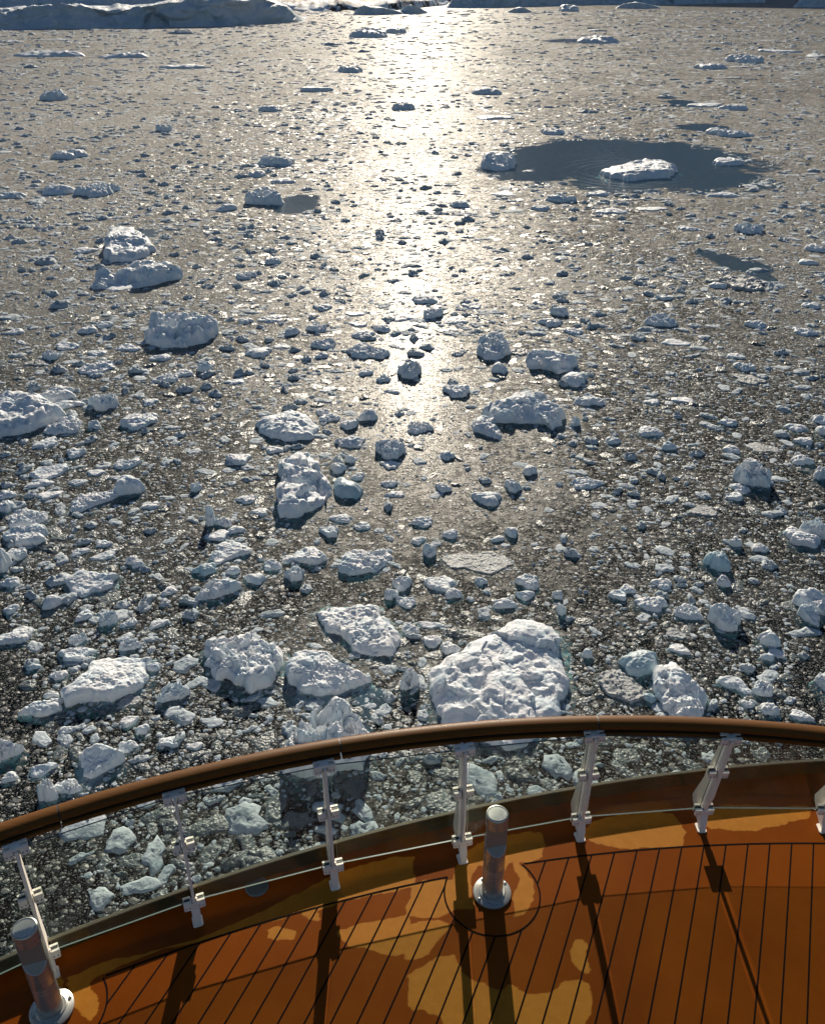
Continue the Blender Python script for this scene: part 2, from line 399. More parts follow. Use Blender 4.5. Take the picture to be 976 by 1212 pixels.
# landmark floes: short name, full label, style, height, tilt, foot, outline
T1 = (0, 700); T2 = (440, 640); T3 = (700, 640); T4 = (230, 640); T5 = (230, 480); T6 = (0, 230); T7 = (0, 400); T8 = (480, 340)
LM = [
 ('the biggest rubble-covered floe', 'biggest white floe covered in snow rubble with a blue hollow, behind the handrail', 'crag', 1.25, (0.1, 0.25), 0.05,
  px_poly(T2, 3.366, [(250,510),(290,460),(350,445),(400,400),(470,365),(550,325),(600,318),(680,340),(765,380),(770,450),(778,540),(755,610),(735,700),(700,760),(600,810),(480,815),(400,790),(300,730),(258,650),(248,570)])),
 ('the rounded boulder-like floe', 'rounded bulky white floe with a pitted top, left of the wedge with a teal foot', 'rubble', 1.35, (0.1, -0.35), 0.06,
  px_poly(T4, 3.904, [(45,470),(90,425),(150,405),(240,405),(330,440),(400,470),(412,540),(395,610),(330,670),(270,690),(180,670),(100,620),(45,570)])),
 ('the wedge with a teal foot', 'white wedge of ice with a broad teal underwater foot, tapering to the right', 'slab', 1.15, (-0.3, 0.35), 0.32,
  px_poly(T4, 3.904, [(415,560),(450,515),(520,500),(600,500),(660,545),(740,590),(830,635),(760,680),(640,715),(570,725),(500,690),(430,650)])),
 ('the craggy peak touching the handrail', 'craggy white peak whose base is cut off by the handrail left of centre', 'crag', 2.7, (0.2, 0.2), 0.1,
  px_poly(T4, 3.904, [(600,735),(705,740),(760,830),(795,900),(800,960),(770,1040),(640,1080),(500,1090),(425,1070),(425,980),(470,890),(540,790)])),
 ('the triangular knobbly floe', 'triangular floe of lumpy frozen snow knobs, pointing towards the ship', 'rubble', 0.75, (0.05, -0.2), 0.1,
  px_poly(T4, 3.904, [(550,310),(640,285),(740,275),(840,300),(900,350),(955,450),(900,520),(820,545),(730,505),(700,450),(620,410),(590,360)])),
 ('the big diamond-shaped slab', 'big smooth diamond-shaped slab with a pointed right tip, lower left', 'slab', 1.0, (-0.2, -0.35), 0.12,
  px_poly(T1, 3.904, [(290,540),(300,480),(370,400),(430,310),(500,285),(600,280),(705,278),(680,340),(685,390),(650,440),(560,480),(500,510),(420,505)])),
 ('the smooth shovel-shaped block', 'smooth shovel-shaped white block close above the left part of the handrail', 'slab', 0.9, (0.0, 0.7), 0.22,
  px_poly(T1, 3.904, [(368,755),(400,728),(460,705),(520,720),(578,750),(540,790),(490,820),(420,870),(385,850)])),
 ('the stepped slab at the right', 'stepped white slab in two tiers just above the handrail, right of centre', 'crag', 1.1, (-0.2, 0.3), 0.1,
  px_poly(T3, 3.536, [(255,520),(340,510),(380,550),(430,590),(490,650),(470,700),(465,750),(400,790),(330,760),(300,680),(258,630)])),
 ('the flat grey-topped plate', 'flat plate of grey wet ice with two white lumps, beside the stepped slab', 'pan', 0.45, (0.1, -0.1), 0.05,
  px_poly(T3, 3.536, [(25,540),(90,525),(150,560),(200,600),(235,640),(200,675),(160,680),(80,645),(30,590)])),
 ('the glassy round dome', 'glassy pale round dome of clear ice above the flat grey-topped plate', 'dome', 0.85, (0.1, 0.2), 0.1,
  px_poly(T3, 3.536, [(115,495),(150,462),(200,445),(270,460),(285,505),(250,550),(200,578),(150,545)])),
 ('the gnarled white floe with a cave', 'tall gnarled white floe with a shadowed cave in its right side, left of centre', 'crag', 1.7, (0.1, 0.2), 0.05,
  px_poly(T5, 3.754, [(370,240),(400,215),(500,205),(555,240),(560,290),(615,340),(620,400),(570,450),(500,480),(440,500),(375,498),(365,390),(385,330)])),
 ('the turtle-backed floe', 'wide turtle-backed floe with a rippled snowy shell, left of the glitter path', 'mound', 1.1, (0.0, 0.1), 0.0,
  px_poly(T5, 3.754, [(270,80),(330,35),(430,8),(500,30),(555,95),(520,145),(440,155),(340,145),(285,120)])),
 ('the smooth glassy block beside the cave floe', 'smooth glassy bluish block touching the right side of the gnarled cave floe', 'dome', 1.0, (0.0, 0.5), 0.05,
  px_poly(T5, 3.754, [(615,330),(640,310),(700,330),(750,365),(725,415),(650,405),(620,375)])),
 ('the small tent-shaped floe', 'low floe with a tent-shaped peak on its left and knobs on its right', 'rubble', 0.8, (-0.5, 0.1), 0.0,
  px_poly(T5, 3.754, [(640,730),(660,660),(700,625),(760,640),(850,620),(880,650),(850,700),(770,750),(690,760)])),
 ('the ribbed white hump', 'ribbed white hump with a small dark pool behind it, upper left', 'slab', 2.3, (-0.2, 0.3), 0.0,
  px_poly(T6, 3.904, [(475,240),(510,175),(560,155),(620,165),(660,200),(720,240),(650,290),(580,310),(510,320),(480,270)])),
 ('the long dark blue ridge', 'long low ridge in blue shadow directly in front of the ribbed white hump', 'crag', 2.2, (0.0, 0.8), 0.0,
  px_poly(T6, 3.904, [(415,435),(430,380),(560,350),(660,305),(740,325),(820,325),(850,350),(700,410),(540,445)])),
 ('the heaped blue-shaded floe', 'heap of piled ice blocks in blue shade between the ridge and the turtle back', 'crag', 2.4, (0.0, 0.4), 0.0,
  px_poly(T6, 3.904, [(660,680),(670,630),(710,570),(830,545),(900,570),(1000,590),(990,640),(900,700),(760,710)])),
 ('the big floe on the left edge', 'big snowy floe cut off by the left edge of the picture at mid height', 'mound', 1.9, (0.0, 0.25), 0.0,
  px_poly(T7, 3.904, [(-60,270),(30,250),(90,235),(170,250),(230,290),(285,325),(240,370),(140,420),(0,465),(-80,470)])),
 ('the cauliflower-like lump', 'dark cauliflower-like lump of ice on the right edge of the glitter path', 'rubble', 1.6, (0.0, 0.3), 0.0,
  px_poly(T8, 3.754, [(308,270),(330,225),(380,195),(430,215),(465,280),(430,315),(350,325)])),
 ('the overhanging blue-fronted ledge', 'overhanging ledge with a dark blue front, right of the cauliflower-like lump', 'crag', 1.3, (-0.1, 0.4), 0.0,
  px_poly(T8, 3.754, [(538,285),(600,275),(700,300),(765,335),(740,370),(680,385),(600,355),(548,355)])),
 ('the smooth pebble-like lump', 'smooth pebble-like lump just below the overhanging blue-fronted ledge', 'dome', 0.9, (0.1, 0.3), 0.0,
  px_poly(T8, 3.754, [(685,400),(740,368),(805,390),(790,430),(750,445),(710,430)])),
 ('the long arched floe', 'long arched floe with a teal underside and a cut-off slab on top, right of centre', 'crag', 1.6, (0.0, 0.35), 0.05,
  px_poly(T8, 3.754, [(340,550),(400,510),(520,470),(630,465),(655,520),(705,560),(700,600),(655,640),(610,600),(500,590),(400,595)])),
 ('the pair of blue humps', 'blue double hump hanging on the lower left corner of the long arched floe', 'mound', 1.0, (0.0, 0.4), 0.0,
  px_poly(T8, 3.754, [(290,590),(330,565),(400,580),(390,620),(435,650),(420,675),(350,655),(300,630)])),
 ('the white floe in the dark pool', 'long white floe in the middle of the dark oval pool of open water', 'slab', 2.0, (0.15, -0.1), 0.1,
  [(712,203),(720,197),(738,194),(755,190),(765,188),(790,191),(801,201),(790,209),(760,213),(740,214),(722,210)]),
 ('the two-humped floe at the pool edge', 'two-humped white floe with a shadowed notch at the left edge of the dark pool', 'crag', 2.6, (-0.1, 0.2), 0.0,
  [(567,196),(570,186),(580,181),(595,183),(611,187),(608,196),(600,201),(585,202),(572,199)]),
 ('the floe trailing a small dark pool', 'crested floe with a small dark triangle of open water on its right, upper left', 'crag', 2.2, (0.2, 0.3), 0.0,
  [(288,237),(300,230),(312,222),(325,226),(337,239),(332,243),(310,242),(293,240)]),
 ('the small floe right in the dark pool', 'small low floe in the right part of the dark oval pool', 'slab', 1.3, (0.1, 0.2), 0.0,
  [(843,191),(848,187),(862,186),(880,191),(878,195),(860,196),(847,195)]),
]

# every other floe that can be told apart: (tile origin, scale, [(centre x, bottom y, width, height, style)...])
CAT = [
 (T1, 3.904, 'x75,250,165,95,s;250,80,90,80,d;60,105,70,55,m;395,135,90,60,m;505,160,90,85,r;600,165,80,50,r;365,250,80,60,c;365,330,150,90,s;610,275,100,75,c;160,365,65,40,d;280,410,80,55,m;240,495,65,45,m;200,585,190,100,m;715,375,70,55,d;805,510,140,100,c;600,535,110,65,p;320,660,80,50,m;605,625,85,60,s;665,665,65,60,d;600,745,85,70,m;785,730,90,70,s;905,735,80,45,s;5,800,180,140,c;215,850,115,65,s;230,980,75,125,m;320,945,120,90,r;50,885,70,60,m;740,170,90,50,s'),
 (T2, 3.366, 'x120,205,85,75,m;262,205,125,75,s;435,180,50,40,m;617,195,95,70,s;530,275,95,55,d;608,240,80,50,d;325,235,70,55,m;137,275,80,55,s;80,240,60,60,m;95,110,55,30,s;228,70,60,60,c;155,375,75,55,m;240,350,110,30,s;75,400,75,50,m;240,430,80,60,m;312,455,80,65,m;395,245,35,30,d;150,600,75,95,c;100,640,50,35,d;735,235,45,45,m;752,300,40,60,s;855,470,45,50,d'),
 (T3, 3.536, 'x285,205,85,60,m;145,225,70,50,m;105,250,75,55,s;240,300,130,85,m;290,245,55,35,s;400,335,120,85,r;540,380,125,130,s;637,325,85,35,d;515,130,115,105,d;548,195,60,60,m;910,300,145,115,s;900,350,85,85,s;735,445,85,85,d;770,490,70,45,s;595,630,130,70,s;712,655,80,80,m;730,505,55,45,d;975,640,100,105,m;645,700,60,40,m;740,735,75,70,m;875,755,90,50,s;365,475,90,50,s;235,680,60,50,d;350,410,80,50,p;690,90,60,35,p;705,50,60,45,m'),
 ((0, 520), 3.904, 'x245,190,165,85,s;190,220,110,45,m;240,275,110,45,s;600,260,140,115,d;440,325,225,100,r;35,275,80,50,m;35,340,80,65,m;145,400,165,100,r;140,500,190,125,s;90,560,90,70,c;10,620,95,130,m;55,690,80,60,m;440,720,220,140,s;485,560,120,50,s;375,540,80,45,m;485,500,75,45,m;610,580,60,50,c;640,595,60,50,m;910,245,55,50,c;695,325,80,40,m;755,355,50,35,m;360,85,85,55,s;115,100,60,35,m;215,35,100,40,s;450,170,80,40,s;360,140,50,40,m;590,140,120,60,r;365,215,80,40,m;835,640,55,40,s;785,720,75,50,m'),
 (T5, 3.754, 'x605,75,95,50,c;590,130,50,45,m;695,190,145,65,c;875,245,145,105,c;870,285,95,45,s;690,260,50,50,d;640,305,75,60,d;725,335,70,45,m;870,365,85,40,c;890,410,90,35,m;360,215,80,45,m;205,270,115,70,s;165,360,60,40,m;235,440,100,50,m;290,495,80,45,m;650,525,100,50,m;600,590,95,70,s;510,715,160,105,s;425,705,75,50,m;450,785,95,80,c;160,700,200,105,s;50,760,110,70,d;105,605,110,60,s;190,570,80,45,d;130,545,80,60,m;75,540,45,100,c;115,860,200,105,c;175,755,70,55,m;270,800,100,65,d;350,735,80,60,s;895,725,60,40,s;865,600,55,30,d;820,570,50,40,m;745,555,80,50,r;925,820,90,80,m;770,70,90,70,m;690,110,80,60,s;910,50,60,40,m;570,45,65,40,m'),
 ((480, 480), 3.754, 'x65,130,120,70,r;185,245,70,50,m;165,390,75,55,m;225,365,55,40,d;355,450,135,80,d;475,390,80,70,m;550,315,70,60,d;800,380,145,70,r;680,360,40,30,m;75,545,90,60,s;195,595,75,55,d;55,620,65,45,m;105,670,60,60,m;465,590,65,60,d;410,610,65,40,d;600,540,65,35,s;945,270,50,35,m;815,265,60,35,m;740,180,45,35,m;920,175,70,45,m;700,610,60,40,m;750,95,50,50,c;825,100,40,35,m;310,755,330,120,p'),
 ((720, 480), 3.8125, 'x185,145,110,60,m;270,205,65,50,m;535,95,80,45,m;445,60,60,30,m;515,165,65,30,s;550,215,75,45,m;640,370,150,135,c;725,355,45,45,m;590,400,85,55,m;560,430,75,50,s;690,215,130,50,p;840,120,90,45,m;870,180,75,50,s;870,275,90,60,m;955,340,70,70,m;350,140,45,30,m;365,290,60,40,s;365,335,50,35,d;125,285,60,35,m;45,275,50,35,m;105,355,55,35,m;920,600,115,110,r;860,640,150,100,s;570,640,55,60,m;680,665,70,50,s;255,545,50,35,d;735,500,80,25,s;955,85,80,50,m;960,135,60,50,m;420,500,120,60,p'),
 (T7, 3.904, 'x450,175,165,75,r;255,300,170,90,m;330,325,130,50,m;490,340,140,105,r;300,450,170,95,r;440,425,60,50,m;215,510,110,55,s;425,480,55,35,m;655,425,170,90,s;575,480,45,30,d;800,475,60,35,m;245,105,80,55,c;320,55,95,45,s;600,65,110,45,r;455,85,90,35,m;745,110,100,45,m;770,210,120,60,r;850,180,90,45,m;620,195,45,30,m;700,310,80,35,m;950,160,70,60,m;165,135,90,40,p;95,30,55,35,m'),
 (T6, 3.904, 'x405,645,90,45,m;490,620,80,40,m;320,720,100,45,s;590,555,60,30,m;540,525,50,30,d;395,275,100,35,s;210,325,75,30,m;245,470,65,30,m;385,225,40,25,d;280,525,90,25,m;70,650,80,35,m;100,695,60,40,m;45,580,90,25,s;820,85,45,20,m;890,95,35,25,m;870,485,45,25,m;590,610,50,25,m'),
 ((240, 230), 3.904, 'x645,35,70,25,m;110,80,95,40,m;155,550,50,45,c;200,600,75,35,m;310,595,125,45,r;415,655,75,50,m;525,640,95,50,c;310,685,60,40,m;230,335,55,30,m;165,340,55,25,m;325,325,80,40,m;205,395,95,45,r;470,460,60,28,m;555,473,50,22,m;555,540,90,40,m;700,565,95,28,s;715,615,90,35,s;740,670,110,50,m;830,640,80,45,m;765,765,190,90,r;555,720,110,60,c;550,760,70,40,m;260,755,125,55,d;365,715,90,30,m;145,880,100,30,m;575,880,65,35,m;585,915,95,30,s;380,915,50,28,d;875,925,75,35,m;755,840,70,40,m;835,870,70,40,c;925,865,70,60,c;935,810,60,50,m;925,590,100,35,m;285,525,40,30,m;610,390,55,20,m;105,755,50,30,m;940,185,50,20,m;650,270,60,20,m;755,255,50,25,m'),
 (T8, 3.754, 'x85,75,110,50,m;120,145,90,55,c;220,165,110,40,m;35,155,65,25,m;290,100,95,35,r;345,120,60,20,m;190,215,65,32,m;75,185,60,22,m;415,385,75,60,d;230,310,65,30,m;640,180,110,50,m;740,215,90,40,m;680,130,80,50,c;765,75,75,25,m;570,100,60,25,s;225,495,120,75,s;540,475,50,40,c;820,530,135,65,c;15,410,110,90,r;840,115,60,25,m;585,215,75,25,m;490,305,100,45,p'),
 ((720, 230), 3.8125, 'x515,20,110,30,m;35,95,80,28,m;200,80,90,15,s;365,165,105,25,c;625,180,115,55,r;925,200,60,30,m;930,260,90,40,r;900,320,80,32,d;460,260,60,28,m;285,310,50,22,m;490,425,75,35,m;680,350,70,22,s;570,435,240,85,p;310,375,70,28,m;250,480,80,35,s;270,505,60,25,m;230,600,140,75,r;225,625,50,28,d;432,535,60,40,m;425,560,60,22,s;310,685,125,35,s;130,660,80,30,m;425,655,70,25,s;660,605,90,45,m;730,615,60,28,m;885,640,110,48,r;955,690,60,32,m;570,745,75,35,s;605,800,95,50,c;625,860,140,55,p;865,815,70,35,m;190,950,75,35,m;330,945,100,40,s;105,735,55,28,m;190,755,40,28,m;910,515,80,35,m;760,425,75,25,s'),
 ((0, 0), 3.904, 'x240,265,270,35,m;570,270,200,30,m;630,237,70,18,s;250,465,110,45,c;840,320,185,25,s;50,200,85,22,m;260,187,90,14,s;840,160,100,20,m;390,220,60,15,m;910,435,50,18,m;150,315,60,14,s;75,305,45,14,m'),
 ((230, 0), 3.904, 'x810,178,165,50,m;930,158,90,30,m;780,245,70,28,m;720,338,110,35,m;565,425,140,30,s;165,333,65,14,m;460,388,55,18,m;850,460,60,28,c;735,205,50,12,s;635,213,70,10,s;950,395,55,25,m;655,250,50,14,m;15,310,50,22,m'),
 ((480, 0), 3.904, 'x880,203,165,40,m;560,300,65,15,m;375,440,120,28,m;685,225,55,12,m;885,148,80,24,m;750,55,80,35,m;605,130,60,14,m;95,108,60,14,m;165,185,55,14,m;75,370,40,16,m;165,362,40,12,m;355,395,45,18,m;-10,510,100,40,m;290,475,45,14,m;760,500,45,14,m;790,342,45,12,m;120,275,60,10,m'),
 ((726, 0), 3.904, 'x600,293,145,35,c;765,245,170,18,s;835,243,50,25,d;940,265,130,20,s;515,205,50,20,m;440,322,130,28,m;585,313,70,18,s;545,365,70,18,m;245,457,85,18,s;415,495,145,22,s;550,510,110,30,m;430,100,50,14,m;300,150,40,16,c;850,352,40,14,m;480,232,50,12,s'),
 ((0, 0), 2.0, 'x170,378,72,25,m;235,467,95,35,r;140,462,70,28,d;30,470,60,20,m;650,395,75,30,r;610,420,40,18,m;640,265,50,16,m;750,217,70,14,s;390,313,38,18,c;520,500,50,16,m;555,498,40,14,m;810,475,38,12,m;670,435,60,16,m;10,363,35,12,m;90,482,50,8,s'),
 ((488, 0), 2.0, 'x332,320,55,18,m;195,285,85,14,m;175,225,65,18,m;253,270,28,8,m;410,268,35,8,s;745,325,95,24,r;735,468,65,16,m;110,492,48,20,m;108,512,35,18,m;215,465,60,12,m;220,452,50,12,m;235,505,45,14,m;350,480,70,25,c;300,500,45,16,m;435,465,50,16,m;470,508,70,18,m;565,500,70,12,s;275,408,30,12,m;800,445,40,12,m;950,408,40,10,s'),
]
STY = {'s': 'slab', 'd': 'dome', 'm': 'mound', 'r': 'rubble', 'c': 'crag', 'p': 'pan'}
FLOES = []
for org, s, txt in CAT:
    for e in txt[1:].split(';'):
        a = e.split(','); cx, by, w, h = (float(t) for t in a[:4])
        FLOES.append([org[0] + cx / s, org[1] + by / s, w / s, h / s, STY[a[4]]])
FLOES = [f for f in FLOES if f[1] - f[3] < 990]
# drop accidental doubles where two tiles overlap
keep = []
for f in sorted(FLOES, key=lambda f: -f[2] * f[3]):
    if all(abs(f[0] - g[0]) > 0.45 * (f[2] + g[2]) / 2 or abs((f[1] - f[3] / 2) - (g[1] - g[3] / 2)) > 0.45 * (f[3] + g[3]) / 2 for g in keep): keep.append(f)
FLOES = keep

def solid_spec(f):
    """px box -> footprint polygon (m), height (m)"""
    px, by, w, h, st = f
    dep = PIT + atan((by - CY) / F)
    rise = {'pan': 0.07, 'slab': 0.22, 'dome': 0.38, 'mound': 0.28, 'rubble': 0.28, 'crag': 0.36}[st] * h
    rise = float(np.clip(max(rise, h - 0.85 * w * sin(dep)), 0.08 * h, 0.8 * h))
    near = un(px, by - 0.03 * h); d = slant(px, by)
    W = w * d / F; hz = rise * d / F / max(0.35, cos(dep))
    far = un(px, by - (h - rise * 0.85))
    dp = max(0.35 * W, min(far[1] - near[1], 1.5 * W)); 
    return near, W, dp, hz

def blob(near, W, dp, rs, lop=0.0):
    n = 26; a = np.arange(n) / n * 2 * pi
    r = 1 + 0.30 * rs.uniform(-1, 1) * np.cos(2 * a + rs.uniform(0, 6)) * 0.5 + 0.16 * np.cos(3 * a + rs.uniform(0, 6)) + 0.08 * np.cos(5 * a + rs.uniform(0, 6)) + 0.05 * np.cos(8 * a + rs.uniform(0, 6))
    if rs.rand() < 0.45:      # broken, more angular outline
        kk = rs.randint(4, 7); ph = rs.uniform(0, 6); r = r * (0.72 + 0.42 / np.maximum(0.62, np.cos(((a + ph) % (2 * pi / kk)) - pi / kk)) * 0.72)
    x = np.cos(a) * r; y = np.sin(a) * r
    y = y + lop * x
    x = (x - x.min()) / (x.max() - x.min()) - 0.5; y = (y - y.min()) / (y.max() - y.min())
    dirr = np.array([near[0], near[1]]) / hypot(near[0], near[1]); sd = np.array([dirr[1], -dirr[0]])
    return near[:2] + np.outer(x * W, sd) + np.outer(y * dp, dirr)

GRP = 'ice floes drifting in the brash ice'
taken = []      # (x, y, r) footprints, so brash does not pile through floes
placed = []
for i, (short, label, st, h, tilt, foot, pts) in enumerate(LM):
    h *= 0.58 if pts[0][1] > 480 else 0.66
    ol = plan_from_silhouette(pts, h)
    wpx = max(p[0] for p in pts) - min(p[0] for p in pts)
    o = floe('ice_floe', ol, h, st, 100 + i * 17, res=float(np.clip(wpx / 34, 1.4, 4.6)), tilt=tilt, foot=foot,
             matl=M_BLUEICE if 'glassy' in label else M_PAN if st == 'pan' else M_ICE)
    tag(o, label, 'ice floe', GRP)
    c = ol.mean(0); taken.append((c[0], c[1], ol))
    placed.append((sum(p[0] for p in pts) / len(pts), sum(p[1] for p in pts) / len(pts), short))

NMAX = 300 - len(LM) - 1
indiv, rest = FLOES[:NMAX], FLOES[NMAX:]
recs = []
FOOT = []
for i, f in enumerate(indiv):
    rs = np.random.RandomState(500 + i)
    near, W, dp, hz = solid_spec(f)
    ol = blob(near, W, dp, rs, lop=rs.uniform(-0.3, 0.3))
    st = f[4]
    tl = {'slab': (rs.uniform(-.3, .3), rs.uniform(-0.5, 0.6)), 'dome': (rs.uniform(-.2, .2), 0.3)}.get(st, (rs.uniform(-.3, .3), rs.uniform(-.1, .4)))
    glassy = st == 'dome' and rs.rand() < 0.4
    o = floe('ice_floe', ol, hz, st, 900 + i * 13, res=float(np.clip(f[2] / 24, 0.38, 2.2)), tilt=tl, foot=rs.choice([0.0, 0.06, 0.14]), matl=M_BLUEICE if glassy else M_PAN if st == 'pan' else M_ICE)
    taken.append((ol.mean(0)[0], ol.mean(0)[1], ol))
    mx, my = f[0], f[1] - f[3] / 2
    best = min(range(len(placed)), key=lambda k: hypot(placed[k][0] - mx, (placed[k][1] - my) * 1.3))
    lx, ly, ls = placed[best]; ang = math.degrees(atan2(ly - my, mx - lx)) % 360
    dirn = ['right of', 'beyond and right of', 'beyond', 'beyond and left of', 'left of', 'nearer and left of', 'nearer than', 'nearer and right of'][int((ang + 22.5) // 45) % 8]
    size = 'big' if W > 2.6 else 'mid-sized' if W > 1.2 else 'small'
    look = {'slab': 'flat', 'dome': 'rounded', 'mound': 'humped', 'rubble': 'knobbly', 'crag': 'jagged', 'pan': 'thin grey'}[st]
    recs.append((o, size, look, dirn, ls, hypot(lx - mx, ly - my)))
grp = {}
for r in recs: grp.setdefault(r[1:5], []).append(r)
ORD = ['closest', 'second-closest', 'third-closest', 'fourth-closest', 'fifth-closest', 'sixth-closest', 'seventh-closest', 'eighth-closest', 'ninth-closest', 'tenth-closest', 'eleventh-closest', 'twelfth-closest', 'thirteenth-closest', 'fourteenth-closest']
for (size, look, dirn, ls), L_ in grp.items():
    L_.sort(key=lambda r: r[5])
    for j, r in enumerate(L_):
        pre = '' if len(L_) == 1 else ORD[min(j, 13)] + ' '
        tag(r[0], f'{pre}{size} {look} ice floe {dirn} {ls}'.replace('the smooth glassy block beside the cave floe', 'the glassy block beside the cave floe').replace('the small floe right in the dark pool', 'the right floe in the dark pool').replace('the floe trailing a small dark pool', 'the floe trailing a dark pool').replace('the two-humped floe at the pool edge', 'the two-humped floe at the pool'), 'ice floe', GRP)

# ------------------------------------------------------------------ brash ice: uncountable small pieces, one object
def lump(segs, rings, rs, flat):
    """small rounded broken piece, unit radius, top dome + short skirt"""
    a = np.arange(segs) / segs * 2 * pi + rs.uniform(0, 1)
    r = 1 + 0.30 * rs.uniform(-1, 1, segs)
    r = r * (1 + 0.25 * rs.uniform(0, 1) * np.cos(2 * a + rs.uniform(0, 6)))
    V = []; top = 1.0
    for i in range(rings):
        t = (i + 1) / rings; t = t ** 0.75
        z = (1 - t ** (3.5 if flat else 2.2)) ** 0.6
        V.append(np.c_[np.cos(a) * r * t, np.sin(a) * r * t, z * (1 + 0.35 * rs.uniform(-1, 1, segs) * (t < 0.95))])
    V.append(np.c_[np.cos(a) * r * 0.92, np.sin(a) * r * 0.92, np.full(segs, -0.9)])
    V = np.vstack([[[0, 0, 1 + 0.2 * rs.uniform(-1, 1)]]] + V)
    V[:, 2] += 0.25 * (V[:, 0] * rs.uniform(-1, 1) + V[:, 1] * rs.uniform(-1, 1)) * (V[:, 2] > 0.05)
    T = [(0, 1 + j, 1 + (j + 1) % segs) for j in range(segs)]
    for i in range(rings):
        p, q = 1 + i * segs, 1 + (i + 1) * segs
        for j in range(segs):
            k = (j + 1) % segs; T += [(p + j, q + j, q + k), (p + j, q + k, p + k)]
    return V, np.array(T)

rs = np.random.RandomState(3)
LOD = {0: [lump(13, 6, rs, k % 3 == 0) for k in range(10)], 1: [lump(9, 3, rs, k % 3 == 0) for k in range(10)], 2: [lump(6, 1, rs, k % 3 == 0) for k in range(10)]}

def in_pool(x, y, grow=1.0):
    m = np.zeros(len(x), bool)
    for cx, cy, a, b in POOLS: m |= ((x - cx) / (a * grow))**2 + ((y - cy) / (b * grow))**2 < 1.0
    return m
def in_poly(x, y, P):
    m = np.zeros(len(x), bool); n = len(P)
    for i in range(n):
        (ax, ay), (bx, by) = P[i], P[(i + 1) % n]
        if ay == by: continue
        c = ((ay > y) != (by > y)) & (x < (bx - ax) * (y - ay) / (by - ay) + ax); m ^= c
    return m

BANDS = [(10, 16, 0.085), (16, 22, 0.085), (22, 30, 0.09), (30, 42, 0.10), (42, 60, 0.15), (60, 90, 0.19), (90, 140, 0.29), (140, 220, 0.48), (220, 380, 0.85), (380, 700, 1.5), (700, 1300, 3.0)]
PX, PY, PS, PD = [], [], [], []
rs = np.random.RandomState(21)
for d0, d1, smin in BANDS:
    ALP, COEF = (1.9, 0.46) if d0 < 22 else (2.0, 0.30) if d0 < 42 else (2.3, 0.17) if d0 < 140 else (2.5, 0.17)
    half = radians(29)
    area = half * (d1**2 - d0**2)
    n = int(area * COEF * smin ** -ALP)
    d = np.sqrt(rs.uniform(d0**2, d1**2, n)); t = rs.uniform(-half, half, n)
    s = smin * rs.uniform(0, 1, n) ** (-1 / ALP)
    x, y = d * np.sin(t), d * np.cos(t)
    s = np.minimum(s, rs.uniform(0.7, 1.4, n) if d0 < 22 else rs.uniform(0.5, 1.0, n) if d0 < 42 else 0.6 + 0.006 * d)
    # denser and thinner patches
    den = 0.62 + 0.75 * fbm(x * 0.09, y * 0.09, s=77, o=3) + 0.5 * fbm(x * 0.5, y * 0.5, s=78, o=3)
    den = den + np.clip((-x - 2) / 40, 0, 0.25)
    den = den - 0.45 * np.exp(-((x - 3) / 7)**2 - ((y - 42) / 13)**2)
    kp = (rs.uniform(0, 1, n) < np.clip(den, 0.12, 1)) & ~in_pool(x, y, 0.90)
    PX.append(x[kp]); PY.append(y[kp]); PS.append(s[kp]); PD.append(np.hypot(d[kp], HC))
PX, PY, PS, PD = map(np.concatenate, (PX, PY, PS, PD))
ok = np.ones(len(PX), bool)
for cx, cy, ol in taken:
    r = np.max(np.hypot(ol[:, 0] - cx, ol[:, 1] - cy)) * 1.05
    idx = np.nonzero((np.abs(PX - cx) < r) & (np.abs(PY - cy) < r) & ok)[0]
    if len(idx): 
        gr = np.array([cx, cy]) + (ol - np.array([cx, cy])) * 1.04
        ok[idx[in_poly(PX[idx], PY[idx], gr)]] = False
PX, PY, PS, PD = PX[ok], PY[ok], PS[ok], PD[ok]
for f in rest:      # the remaining identifiable small ones, at their places
    near, W, dp, hz = solid_spec(f); d = np.array(near[:2]) * (1 + 0.5 * dp / hypot(near[0], near[1]))
    PX = np.r_[PX, d[0]]; PY = np.r_[PY, d[1]]; PS = np.r_[PS, W]; PD = np.r_[PD, slant(f[0], f[1])]
# near the ship nothing overlaps: big pieces first, then whatever fits between them
G_ = 0.04; occ = np.zeros((int(80 / G_), int(66 / G_)), bool)
order = np.argsort(-PS); kill = np.zeros(len(PX), bool)
for i in order:
    if PY[i] > 64 or abs(PX[i]) > 39: continue
    r = PS[i] * 0.5; cx = (PX[i] + 40) / G_; cy = PY[i] / G_; q = max(0, int(r * 0.86 / G_))
    a, b = int(cx), int(cy)
    if b < 2: continue
    blk = occ[max(0, a - q):a + q + 1, max(0, b - q):b + q + 1]
    if blk.mean() > 0.24: kill[i] = True; continue
    blk[:] = True
PX, PY, PS, PD = PX[~kill], PY[~kill], PS[~kill], PD[~kill]
nP = len(PX)
pxs = PS * F / PD
lod = np.where(pxs > 11, 0, np.where(pxs > 4.5, 1, 2)); var = rs.randint(0, 10, nP)
az = rs.uniform(0, 2 * pi, nP); el = rs.uniform(0.55, 1.0, nP)
hh = PS * 0.5 * rs.uniform(0.14, 0.58, nP) * np.clip(1.1 - PD / 500, 0.55, 1) * np.where(rs.rand(nP) < 0.5, 0.4, 1.0)
grey = (rs.rand(nP) < 0.38) & (PS < 1.2)
grey |= (PD < 38) & (PS > 0.3) & (PS < 1.1) & (rs.rand(nP) < 0.4)
hh = np.where(grey, hh * 0.5, hh)
zo = np.where(grey, -0.25 * hh, 0.0)
VV, TT, MI, SM = [], [], [], []; off = 0
